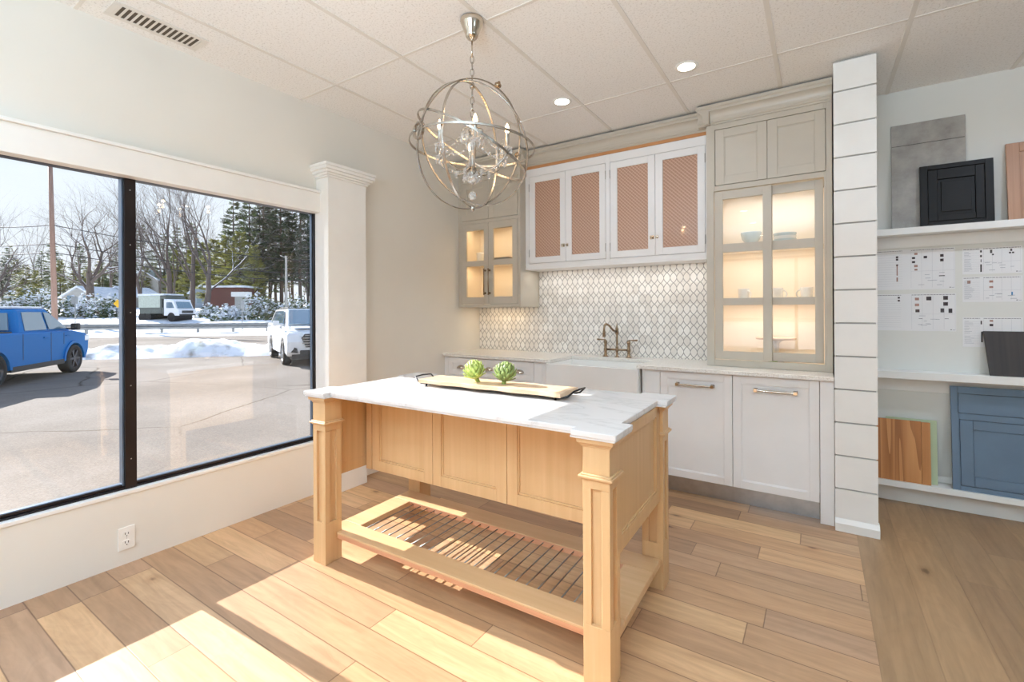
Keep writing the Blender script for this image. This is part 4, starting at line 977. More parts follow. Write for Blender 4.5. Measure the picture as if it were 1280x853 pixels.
# ------------------------------------------------------------------ outside: r runs along the road, n away from the building
SQ = sqrt(.5)
def E(r, n, z=0.): return (r * SQ - n * SQ, r * SQ + n * SQ, z)
FW, RT = Vector((-.5478, .8366, 0)), Vector((.8366, .5478, 0))
def Wd(D, L, z=None):
    p = FW * D + RT * L
    if z is None: z = ground((-p.x + p.y) * SQ)
    return (p.x, p.y, z)
def ground(n):
    pts = [(-99, GZ), (37, GZ), (41, -.15), (52, .35), (65, 1.2), (100, 2.8), (400, 6)]
    for (a, za), (b_, zb) in zip(pts, pts[1:]):
        if n <= b_: return za + (zb - za) * (n - a) / (b_ - a)
    return 6.
def m_asphalt():
    m, nt, b, _ = nmat('salted_asphalt'); b.inputs['Roughness'].default_value = .9; b.inputs['Specular IOR Level'].default_value = .05
    n = N(nt, 'ShaderNodeTexNoise', iScale=.35, iDetail=6., iRoughness=.6); nt.links.new(coords(nt), n.inputs[0])
    s = N(nt, 'ShaderNodeTexNoise', iScale=55., iDetail=2.); nt.links.new(coords(nt), s.inputs[0])
    f = math_(nt, 'ADD', math_(nt, 'MULTIPLY', n.outputs[0], .6), math_(nt, 'MULTIPLY', s.outputs[0], .4))
    col = ramp(nt, f, [(.36, lin((112, 105, 99))), (.5, lin((128, 121, 114))), (.64, lin((142, 136, 130)))])
    v = N(nt, 'ShaderNodeTexVoronoi', iScale=.22, feature='DISTANCE_TO_EDGE')
    w = N(nt, 'ShaderNodeTexNoise', iScale=1.3, iDetail=4.); nt.links.new(coords(nt), w.inputs[0])
    cm = mixc(nt, .12, coords(nt), w.outputs['Color'], 'LINEAR_LIGHT'); nt.links.new(cm, v.inputs['Vector'])
    cr = ramp(nt, v.outputs['Distance'], [(0, (.42, .39, .36, 1)), (.0025, (.62, .6, .56, 1)), (.006, (1, 1, 1, 1))])
    mk = ramp(nt, n.outputs[0], [(.42, (0, 0, 0, 1)), (.5, (1, 1, 1, 1))])
    nt.links.new(mixc(nt, mk, col, mixc(nt, 1., col, cr, 'MULTIPLY')), b.inputs['Base Color'])
    bump(nt, b, s.outputs[0], .3, .004); return m
def m_snow(name='snow', c1=(214, 222, 232), c2=(240, 243, 248), dirt=0.):
    m, nt, b, _ = nmat(name); b.inputs['Roughness'].default_value = .8; b.inputs['Specular IOR Level'].default_value = .05
    n = N(nt, 'ShaderNodeTexNoise', iScale=2.2, iDetail=6.); nt.links.new(coords(nt), n.inputs[0])
    st = [(.35, lin(c1)), (.6, lin(c2))]
    if dirt: st = [(.24, lin((150, 142, 132))), (.36, lin((206, 206, 206))), (.5, lin(c2))]
    nt.links.new(ramp(nt, n.outputs[0], st), b.inputs['Base Color']); bump(nt, b, n.outputs[0], .4, .05); return m
def m_bark(name, c, snow=.45):
    """bark with snow lying on whatever faces upward"""
    m, nt, b, _ = nmat(name); b.inputs['Roughness'].default_value = .85
    n = N(nt, 'ShaderNodeTexNoise', iScale=6., iDetail=4.); nt.links.new(coords(nt, (1, 1, .3)), n.inputs[0])
    col = ramp(nt, n.outputs[0], [(.3, tuple(v * .7 for v in lin(c)[:3]) + (1,)), (.7, lin(c))])
    g = nt.nodes.new('ShaderNodeNewGeometry'); sp = nt.nodes.new('ShaderNodeSeparateXYZ'); nt.links.new(g.outputs['True Normal'], sp.inputs[0])
    k = math_(nt, 'GREATER_THAN', math_(nt, 'ADD', sp.outputs[2], math_(nt, 'MULTIPLY', n.outputs[0], .3)), 1. - snow)
    nt.links.new(mixc(nt, k, col, lin((236, 240, 246))), b.inputs['Base Color']); return m
M['asphalt'] = m_asphalt(); M['snow'] = m_snow(); M['snowbank'] = m_snow('ploughed_snow', dirt=1.)
M['bark'] = m_bark('grey_brown_bark', (108, 96, 90), .3); M['bark2'] = m_bark('pine_bark', (104, 86, 74), .18)
M['pine'] = plain('pine_needles', (104, 122, 70), .7, var=.35, vscale=.9); M['pined'] = plain('dark_pine_needles', (62, 80, 56), .7, var=.35, vscale=.9)
M['piney'] = plain('yellow_green_needles', (158, 158, 74), .7, var=.3, vscale=.9)
M['shrub'] = plain('shrub_green', (84, 100, 66), .8, var=.3, vscale=2.); M['polewood'] = wood('weathered_pole', (136, 104, 88), (158, 124, 106), (176, 142, 124), 'z', fine=14)
M['galv'] = plain('galvanised_steel', (150, 152, 152), .45, .4, var=.06, vscale=3); M['cable'] = plain('black_cable', (40, 40, 44), .6)
M['rubber'] = plain('tyre_rubber', (34, 33, 34), .8); M['carblue'] = plain('blue_car_paint', (0, 116, 192), .45, .0, var=.01, coat=.0, spec=.15); M['carwhite'] = plain('white_car_paint', (232, 234, 238), .25, var=.01, coat=1.)
M['carglass'] = plain('tinted_car_glass', (98, 128, 146), .06, .0, var=.02, spec=1., coat=1.); M['carblack'] = plain('black_car_plastic', (36, 37, 40), .5); M['rim'] = plain('dark_alloy', (84, 84, 88), .3, .8); M['rims'] = plain('silver_alloy', (176, 178, 180), .3, .8)
M['chromec'] = plain('chrome', (200, 204, 208), .12, 1.); M['lampw'] = plain('headlamp', (222, 228, 232), .1, coat=1.); M['brick'] = plain('red_brown_brick', (104, 62, 54), .8, var=.08, vscale=3.)
M['truckbox'] = plain('green_grey_truck_box', (92, 98, 92), .6, var=.08); M['tarp'] = plain('pale_tarpaulin', (184, 192, 180), .8, var=.06)
M['yellow'] = plain('yellow_sign', (240, 186, 30), .5); M['house'] = plain('pale_siding', (170, 168, 162), .8); M['houseb'] = plain('blue_grey_siding', (150, 164, 180), .8)

b = MB(); b._add([(-130, -90, GZ), (40, -90, GZ), (40, 120, GZ), (-130, 120, GZ)], [(0, 1, 2, 3)]); struct('parking_lot_ground', b, M['asphalt'])
def gridmesh(r0, r1, n0, n1, nr, nn, zf):
    vs = []; fs = []
    for i in range(nr + 1):
        for j in range(nn + 1):
            r = r0 + (r1 - r0) * i / nr; n = n0 + (n1 - n0) * j / nn; vs.append(E(r, n, zf(r, n)))
    for i in range(nr):
        for j in range(nn):
            a = i * (nn + 1) + j; fs.append((a, a + nn + 1, a + nn + 2, a + 1))
    return vs, fs
b = MB(); b.smooth = True
b._add(*gridmesh(-140, 70, 38.9, 175, 110, 90, lambda r, n: ground(n) + .02 + .22 * (noise.noise(Vector((r * .22, n * .25, 0))) + .3) * min(1, (n - 38.9) / 3)))
struct('snowy_ground', b, M['snow'])
b = MB(); b._add([(-20, -60, GZ + .03), (40, -60, GZ + .03), (40, -6.5, GZ + .03), (-20, -6.5, GZ + .03)], [(0, 1, 2, 3)]); struct('bounce_snow_ground', b, M['snow'])  # unseen snow sheet, added to bounce sunlight in through the front window
b = MB(); b.smooth = True                                       # low snow strip and kerb below the guard rail
b._add(*gridmesh(-90, 40, 34.9, 38.9, 220, 8, lambda r, n: GZ - .02 + (.16 + .14 * noise.noise(Vector((r * .5, n * .8, 3)))) * sin(pi * min(1, max(0, (n - 34.9) / 3.9)) * .5) ** .5 if n > 35 else GZ - .05))
struct('verge_ground', b, M['snowbank'])
# ploughed snow bank at the lot's edge
def bank(r, n):
    t = (n - 18.9) / 2.6
    if t <= 0 or t >= 1: return GZ - .05
    e = sin(pi * t) ** .7
    h = .36 + .18 * noise.noise(Vector((r * .9, n * .9, 5))) + .12 * noise.noise(Vector((r * 2.6, n * 2.4, 1))) + .05 * noise.noise(Vector((r * 7, n * 7, 9)))
    if -9 < r < -6.5: h += .16 * sin(pi * (r + 9) / 2.5)
    return GZ - .04 + e * max(.08, h) * 1.15
b = MB(); b.smooth = True; b._add(*gridmesh(-34, 16, 18.8, 21.6, 420, 22, bank))
tag(b.build('snow_bank', M['snowbank']), 'lumpy ploughed snow bank along the edge of the parking lot', 'snow bank', kind='stuff')

# guard rail
t = thing('guard_rail', E(-20, 38.2, GZ), 'galvanised steel guard rail with posts on the far side of the road', 'guard rail')
prof = [(-.03, .10), (-.03, .16), (.03, .21), (.03, .25), (-.03, .30), (.03, .35), (.03, .39), (-.03, .44), (-.03, .50)]
vs = []; fs = []
for s, r in enumerate((-95, 40)):
    for (dn, z) in prof: vs.append(E(r, 38.2 - dn, z))
k = len(prof); fs = [(i, i + 1, k + i + 1, k + i) for i in range(k - 1)]
b = MB(); b._add(vs, fs); o = b.build('beam', M['galv'], t); s = o.modifiers.new('Solidify', 'SOLIDIFY'); s.thickness = .02
for i in range(40):
    r = -72 + i * 2.35; b = MB(); b.prism([E(r + a, 38.32 + c)[:2] for a, c in ((-.07, -.05), (.07, -.05), (.07, .1), (-.07, .1))], 'z', GZ - .05, .52); b.build('post', M['galv'], t)

# ---- trees
def grow_bare(seed, Hh, spread, r0, snowm, depth=5, lean=(0, 0), fork=.28):
    rnd = random.Random(seed); mb = MB(); mb.smooth = True
    def br(p, d, L, r, lv):
        n = 4 if lv < 2 else 3; pts = [p]; rs = [r]
        for i in range(n):
            d = (d + Vector((rnd.uniform(-1, 1), rnd.uniform(-1, 1), rnd.uniform(-.5, .8))) * (.10 + .045 * lv)).normalized()
            p = p + d * L / n; pts.append(p); rs.append(r * (1 - .45 * (i + 1) / n))
        mb.tube(pts, rs, 7 if lv < 2 else (5 if lv < 4 else 3), cap=False)
        if lv >= depth: return
        m = 4 if lv < 3 else 3
        for c in range(m):
            f = rnd.uniform(.35, 1.) if c else 1.; q = pts[min(n, max(1, int(round(f * n))))]
            ang = rnd.uniform(.35, .95) * spread * (.6 if c == 0 else 1.1); az = rnd.uniform(0, 2 * pi)
            a = d.orthogonal().normalized(); bb = d.cross(a)
            nd = (d * cos(ang) + (a * cos(az) + bb * sin(az)) * sin(ang)); nd.z += .05; nd.normalize()
            br(q, nd, L * rnd.uniform(.62, .84), rs[-1] * rnd.uniform(.62, .86), lv + 1)
    d0 = Vector((lean[0], lean[1], 1)).normalized()
    br(Vector((0, 0, -.3)), d0, Hh * fork, r0, 0)
    return mb
def bare_tree(loc, seed, Hh, spread, r0, label, depth=5, lean=(0, 0), fork=.28, grp='bare trees across the road'):
    mb = grow_bare(seed, Hh, spread, r0, None, depth, lean, fork)
    o = mb.build('bare_tree', M['bark']); o.location = loc; return tag(o, label, 'tree', grp)
def make_pine(seed, Hh, rad, m, z0=.18, dens=1., label='', droop=.12):
    t = thing('pine_tree', (0, 0, 0), label, 'tree', 'pines across the road', world=False); rnd = random.Random(seed)
    b = MB(); b.smooth = True; b.tube([(0, 0, -.4), (.1, .05, Hh * .3), (-.05, .1, Hh * .65), (0, 0, Hh)], [Hh * .014, Hh * .011, Hh * .007, .03], 8)
    f = MB(); z = Hh * z0
    while z < Hh * .985:
        q = (z / Hh - z0) / (1 - z0); R_ = rad * (1 - q) ** .75 * (.55 + .45 * min(1, q * 5)) * rnd.uniform(.75, 1.15) + .25
        nb = rnd.randint(4, 6)
        for i in range(nb):
            a = rnd.uniform(0, 2 * pi); L = R_ * rnd.uniform(.65, 1.1); e = Vector((cos(a), sin(a), .22 - droop)); side = Vector((-sin(a), cos(a), 0))
            P0 = Vector((0, 0, z)); P1 = P0 + e * L + Vector((0, 0, .05 * L * L * .3))
            b.tube([P0, (P0 + P1) / 2 + Vector((0, 0, -.04 * L)), P1], [.035 + .008 * L, .025, .01], 4, cap=False)
            k = int(L * 19 * dens) + 6
            for j in range(k):
                s = rnd.uniform(.22, 1.05); c = P0 + (P1 - P0) * s + side * rnd.gauss(0, .17 * L * (1.15 - s * .6)) + Vector((0, 0, rnd.uniform(-.12, .22)))
                sz = rnd.uniform(.18, .40); u = (e + side * rnd.uniform(-1, 1) + Vector((0, 0, rnd.uniform(-.3, .5)))).normalized(); w = u.cross(Vector((rnd.uniform(-.4, .4), rnd.uniform(-.4, .4), 1))).normalized()
                f._add([tuple(c - u * sz * .2 - w * sz * .16), tuple(c - u * sz * .2 + w * sz * .16), tuple(c + u * sz + w * sz * .35), tuple(c + u * sz * 1.25), tuple(c + u * sz - w * sz * .35)], [(0, 1, 2, 3, 4)])
        z += Hh * .033 * rnd.uniform(.8, 1.25)
    b.build('trunk', M['bark2'], t); f.build('foliage', m, t); return t
def put(o, loc, rz, s): o.location = loc; o.rotation_euler = (0, 0, rz); o.scale = (s, s, s * random.uniform(.95, 1.05)); return o
U = lambda u, D: (u - 640) / 583.7 * D            # width offset at a given distance
bare_tree(Wd(57, -51.5), 11, 17.5, 1.22, .52, 'big spreading bare oak behind the utility pole', depth=6, fork=.30, grp='')
bare_tree(Wd(48, -53.5), 5, 13, 1.05, .36, 'bare tree reaching in from the left edge of the window', depth=5, grp='')
bare_tree(Wd(60, -43.9), 21, 16.5, .62, .40, 'tall bare tree just right of the dark mullion', depth=5, fork=.42, grp='')
bare_tree(Wd(61, -41.8), 33, 17, .6, .36, 'tall bare tree behind the dump truck cab', depth=5, fork=.46, grp='')
bare_tree(Wd(56, -36.9), 44, 15.5, .7, .38, 'leaning pale bare tree right of the dump truck', depth=5, lean=(.22, .12), fork=.40, grp='')
bare_tree(Wd(58, -45.6), 52, 9.5, .5, .26, 'short leaning bare trunk beside the dark mullion', depth=4, lean=(-.25, -.1), fork=.6, grp='')
thin = grow_bare(71, 14, .42, .15, None, 4, (0, 0), .5); thin0 = thin.build('bare_tree', M['bark']); tag(thin0, 'thin bare woodland tree behind the pines', 'tree', 'thin bare trees of the wood across the road')
rnd = random.Random(12); first = True
for i in range(30):
    D = rnd.uniform(70, 96); u = rnd.uniform(-30, 420) if i % 3 else rnd.uniform(270, 410)
    o = thin0 if first else thin0.copy()
    if not first: COL.objects.link(o)
    first = False; o.location = Wd(D, U(u, D)); o.rotation_euler = (0, 0, rnd.uniform(0, 6)); s = rnd.uniform(.6, 1.1); o.scale = (s, s, s)
P1 = make_pine(1, 17.5, 3.6, M['pine'], .16, 1., 'green pine in the wood across the road')
P2 = make_pine(2, 18.5, 3.4, M['pined'], .22, 1.05, 'tall dark green pine with layered boughs in the wood across the road')
P3 = make_pine(3, 12, 3.0, M['piney'], .10, 1.1, 'yellow-green pine in the wood across the road')
first = {1: 1, 2: 1, 3: 1}
for (kind, u, D, s) in ((2, 352, 64, 1.0), (2, 376, 66, 1.04), (2, 330, 70, .98), (1, 312, 68, .98), (1, 292, 72, .98), (3, 300, 64, .95), (3, 283, 66, .85), (3, 268, 70, .9), (3, 318, 61, .7), (1, 392, 74, .7), (1, 205, 88, .8), (3, 222, 84, .85), (1, 240, 86, .9), (1, 178, 90, .85), (3, 192, 94, .7), (2, 338, 76, 1.0), (2, 366, 78, .95), (2, 404, 70, .6), (1, 345, 72, .9),
                        (2, 3, 50, .33), (1, 12, 84, .62), (3, 32, 88, .62), (1, 52, 92, .60), (3, 92, 95, .55), (1, 140, 96, .6), (1, 128, 90, .5), (3, 165, 92, .6), (1, -20, 80, .7), (3, 75, 90, .7), (1, 65, 96, .75), (3, 110, 88, .6), (1, 150, 92, .7), (3, 20, 92, .75), (1, 100, 98, .7), (3, 125, 98, .75), (3, 45, 80, .5), (3, 240, 80, .8), (3, 255, 88, 1.), (1, 222, 92, .85), (3, 182, 86, .6), (2, 385, 80, .9), (1, 325, 80, 1.)):
    P = (P1, P2, P3)[kind - 1]; o = P if first[kind] else copy_tree(P); first[kind] = 0
    put(o, Wd(D, U(u, D)), random.uniform(0, 6), s)

# snow-loaded shrubs
def shrub(loc, w, h, label, seed, green=.5, grp='snow-covered shrubs across the road'):
    rnd = random.Random(seed); t = thing('snowy_shrub', loc, label, 'shrub', grp); b = MB(); f = MB()
    for i in range(7):
        a = rnd.uniform(0, 6.28); b.tube([loc, (loc[0] + cos(a) * w * .2, loc[1] + sin(a) * w * .2, loc[2] + h * .4), (loc[0] + cos(a) * w * .4, loc[1] + sin(a) * w * .4, loc[2] + h * .8)], [.05, .03, .01], 4)
    for k in range(650):
        a = rnd.uniform(0, 6.28); e = math.asin(rnd.uniform(-.1, 1)); rr = rnd.uniform(.72, 1.05) * (1 + .22 * sin(3 * a + seed) + .15 * sin(7 * a))
        c = Vector((loc[0] + w * .5 * rr * cos(e) * cos(a), loc[1] + w * .5 * rr * cos(e) * sin(a), loc[2] + .1 + h * rr * sin(e) * .9))
        sz = rnd.uniform(.10, .26); u = Vector((rnd.uniform(-1, 1), rnd.uniform(-1, 1), rnd.uniform(-.5, .4))).normalized(); v = u.orthogonal().normalized()
        f.mi = 1 if (rnd.random() > green + (.25 if e < .35 else -.1)) else 0
        f._add([tuple(c - u * sz), tuple(c + v * sz * .5), tuple(c + u * sz), tuple(c - v * sz * .5)], [(0, 1, 2, 3)])
    b.build('stems', M['bark2'], t); f.build('leaves', [M['shrub'], M['snow']], t)
for i, (D, u, w, h, g) in enumerate(((48, 32, 3.2, 2.6, .5), (49, 52, 3.0, 2.9, .45), (50, 88, 2.4, 2.0, .7), (50, 106, 3.0, 2.2, .3), (50, 128, 3.4, 2.3, .4), (51, 145, 2.6, 2.0, .6), (47, 284, 2.4, 1.5, .35), (47, 292, 1.8, 1.3, .3), (48, 318, 2.6, 2.6, .5), (48, 334, 2.6, 2.3, .65), (50, 262, 2.2, 1.3, .5), (49, 350, 2.4, 1.8, .7), (48, 15, 2.8, 2.2, .6), (52, 372, 3, 2.4, .7))):
    shrub(Wd(D, U(u, D)), w, h, 'snow-laden shrub across the road, ' + ('left of the utility pole', 'right behind the utility pole', 'green, at the left foot of the big oak', 'very white, at the foot of the big oak', 'right of the big oak', 'behind the yellow diamond sign',
          'low, left of the white monument', 'lowest, before the white monument', 'right of the white monument', 'second to the right of the white monument', 'low, right of the dump truck', 'behind the slim light pole', 'leftmost, above the pickup roof', 'above the white car roof')[i], 100 + i, g, None)

# poles, wires, signs
px_, py_, pz_ = Wd(42, -41.1)
t = thing('utility_pole', (px_, py_, pz_), 'tall wooden utility pole behind the blue pickup', 'utility pole')
b = MB(); b.smooth = True; b.tube([(px_, py_, pz_ - .3), (px_ - .15, py_ - .1, pz_ + 7), (px_ - .35, py_ - .22, pz_ + 16)], [.22, .19, .15], 14); b.build('pole', M['polewood'], t)
b = MB(); b.box(px_ - .9, px_ + .9, py_ - .1, py_ + .02, 15.2, 15.35); b.build('crossarm', M['polewood'], t)
A0 = Vector((px_ - .15, py_ - .1, 0))
for (z, z2, zl) in ((7.55, 4.9, 7.9), (6.75, 4.2, 7.2), (9.2, 6.2, 9.6)):
    B0 = Vector(Wd(48, U(430, 48), 0)); C0 = Vector(Wd(40, U(-120, 40), 0))
    for (Q, zq) in ((B0, z2), (C0, zl)):
        b = MB(); pts = []
        for i in range(17):
            f = i / 16; p = A0.lerp(Q, f); pts.append((p.x, p.y, z + (zq - z) * f - .5 * sin(pi * f)))
        b.tube(pts, .035, 5); tag(b.build('overhead_wire', M['cable']), 'black overhead wire strung from the utility pole, %s of three' % {7.55: 'middle', 6.75: 'lowest', 9.2: 'topmost'}[z] + (', right span' if Q is B0 else ', left span'), 'wire')
def post_sign(D, u, ztop, label, kind):
    x, y, z = Wd(D, U(u, D)); t = thing('road_sign', (x, y, z), label, 'sign')
    b = MB(); b.smooth = True; b.tube([(x, y, z - .2), (x, y, ztop)], .035, 8); b.build('post', M['galv'], t)
    d = Vector((-FW.x, -FW.y, 0)); s = RT; c = Vector((x, y, ztop - .35)) + d * .05
    if kind == 'diamond':
        b = MB(); b.M = Matrix.Translation(c) @ Matrix(((s.x, d.x, 0), (s.y, d.y, 0), (0, 0, 1))).to_4x4(); b.prism([(0, -.42), (.42, 0), (0, .42), (-.42, 0)], 'y', -.01, .01); b.build('sign_plate', M['yellow'], t)
    else:
        b = MB(); b.M = Matrix.Translation(c) @ Matrix(((s.x, d.x, 0), (s.y, d.y, 0), (0, 0, 1))).to_4x4(); b.box(-.04, .04, -.25, .25, -.3, .3); b.build('sign_plate', M['galv'], t)
post_sign(47, 147.5, 2.55, 'yellow diamond road sign beside the dark mullion', 'diamond')
post_sign(37, 94, 2.65, 'grey sign post seen edge-on right of the utility pole', 'edge')
post_sign(36, 303, 2.2, 'grey sign post seen edge-on before the white monument', 'edge')
x, y, z = Wd(46, U(358, 46)); t = thing('street_light_pole', (x, y, z), 'slim white metal light pole above the white car', 'light pole')
b = MB(); b.smooth = True; b.tube([(x, y, z), (x, y, 6.8)], [.13, .09], 10); b.build('pole', M['house'], t); b = MB(); b.smooth = True; b.tube([(x, y, 6.6), (x - .5, y - .3, 6.85)], .04, 6); b.build('arm', M['galv'], t)
# white T-shaped monument sign, brick building, houses
FR = Matrix(((RT.x, -FW.x, 0), (RT.y, -FW.y, 0), (0, 0, 1))).to_4x4()
def placed(D, u, z=None): return Matrix.Translation(Vector(Wd(D, U(u, D), z))) @ FR
Mx = placed(55, 302); t = thing('monument', Mx.translation, 'white T-shaped monument in front of the brick building', 'monument')
b = MB(); b.M = Mx; b.box(-.62, .62, -.3, .3, 0, 2.2); b.build('pillar', M['house'], t, bevel=.02); b = MB(); b.M = Mx; b.box(-1., 1., -.4, .4, 2.2, 2.75); b.build('cap', M['trimw'], t, bevel=.03)
Mx = placed(62, 304); t = thing('brick_building', Mx.translation, 'low flat-roofed brick building behind the snowy shrubs', 'building')
b = MB(); b.M = Mx; b.box(-2.3, 2.3, 0, 4, -.5, 3.0); b.build('wall', M['brick'], t); b = MB(); b.M = Mx; b.box(-2.5, 2.5, -.3, 4.3, 3.0, 3.25); b.build('roof', M['snow'], t, bevel=.05)
b = MB(); b.M = Mx; b.box(.9, 1.9, -.03, .01, .9, 2.1); b.build('window', M['carglass'], t)
def house(D, u, w, h, label, m):
    Mx = placed(D, u); t = thing('house', Mx.translation, label, 'house')
    b = MB(); b.M = Mx; b.prism([(-w / 2, -.5), (w / 2, -.5), (w / 2, h), (0, h + w * .3), (-w / 2, h)], 'y', 0, -6); b.build('wall', m, t)
    b = MB(); b.M = Mx
    for s in (-1, 1): b.prism([(0, h + w * .3), (s * (w / 2 + .3), h - .2), (s * (w / 2 + .3), h), (0, h + w * .3 + .2)], 'y', .3, -6.3)
    b.build('roof', M['snow'], t)
    for s in (-.25, .25): b = MB(); b.M = Mx; b.box(w * s - .4, w * s + .4, -.02, .04, .8, 2.); b.build('window', M['carglass'], t)
house(72, 262, 6, 2.4, 'blue-grey house with a snowy gable roof behind the bare trees', M['houseb'])
house(86, 178, 6, 4.5, 'white two-storey house behind the dump truck', M['house'])
house(70, 146, 4.5, 1.8, 'pale house with snowy roof left of the dark mullion', M['house'])
house(64, 98, 4.5, 1.8, 'small beige house by the foot of the big oak', M['house'])

# ---- vehicles
def wheel(t, x, y, side, r=.37, w=.24, rim=None, spokes=6):
    b = MB(); b.smooth = True; b.M = Matrix.Translation((x, y, r)) @ Matrix.Rotation(-side * pi / 2, 4, 'X')
    b.lathe([(r * .62, -w / 2), (r * .92, -w / 2), (r * .98, -w * .42), (r, -w * .3), (r, w * .3), (r * .98, w * .42), (r * .92, w / 2), (r * .66, w / 2), (r * .64, w * .35), (r * .3, w * .3), (.01, w * .3)], (0, 0, 0), 36)
    o = b.build('wheel', M['rubber'], t)
    g = MB(); g.M = b.M
    g.lathe([(r * .60, w * .36), (r * .67, w * .5), (r * .70, w * .49), (r * .66, w * .36)], (0, 0, 0), 36); g.lathe([(.001, w * .30), (.06, w * .44), (.05, w * .47), (.001, w * .47)][::1], (0, 0, 0), 16)
    for k in range(spokes):
        a = 2 * pi * k / spokes; c, s = cos(a), sin(a)
        P = lambda rr, tt, zz: (rr * c - tt * s, rr * s + tt * c, zz)
        g._add([P(.04, -.03, w * .34), P(r * .63, -.022, w * .34), P(r * .63, .022, w * .34), P(.04, .03, w * .34), P(.04, -.03, w * .45), P(r * .63, -.022, w * .48), P(r * .63, .022, w * .48), P(.04, .03, w * .45)],
               [(4, 5, 6, 7), (0, 1, 5, 4), (3, 7, 6, 2), (1, 2, 6, 5)])
    g.build('rim', rim, o)
def arch(xc, R_, zb, n=10):
    return [(xc - R_ * cos(pi * i / n), max(zb, .37 + R_ * sin(pi * i / n))) for i in range(n + 1)]
def hullpart(t, name, m, bot, top, bevel=.05):
    """bot/top: (x0,x1,halfwidth0,halfwidth1,z)"""
    b = MB(); (a0, a1, w0, w1, z0), (c0, c1, v0, v1, z1) = bot, top
    b._add([(a0, -w0, z0), (a1, -w1, z0), (a1, w1, z0), (a0, w0, z0), (c0, -v0, z1), (c1, -v1, z1), (c1, v1, z1), (c0, v0, z1)], [(0, 3, 2, 1), (4, 5, 6, 7), (0, 1, 5, 4), (1, 2, 6, 5), (2, 3, 7, 6), (3, 0, 4, 7)])
    return b.build(name, m, t, bevel=bevel, seg=3)
def pane_on(t, A, B_, C, D_, m, name='window', off=.012, bevel=.0):
    """thin slab just outside the quad ABCD"""
    A, B_, C, D_ = map(Vector, (A, B_, C, D_)); n = (B_ - A).cross(D_ - A).normalized() * off
    b = MB(); b._add([tuple(p + s * n) for s in (-.6, 1) for p in (A, B_, C, D_)], [(3, 2, 1, 0), (4, 5, 6, 7), (0, 1, 5, 4), (1, 2, 6, 5), (2, 3, 7, 6), (3, 0, 4, 7)])
    return b.build(name, m, t)
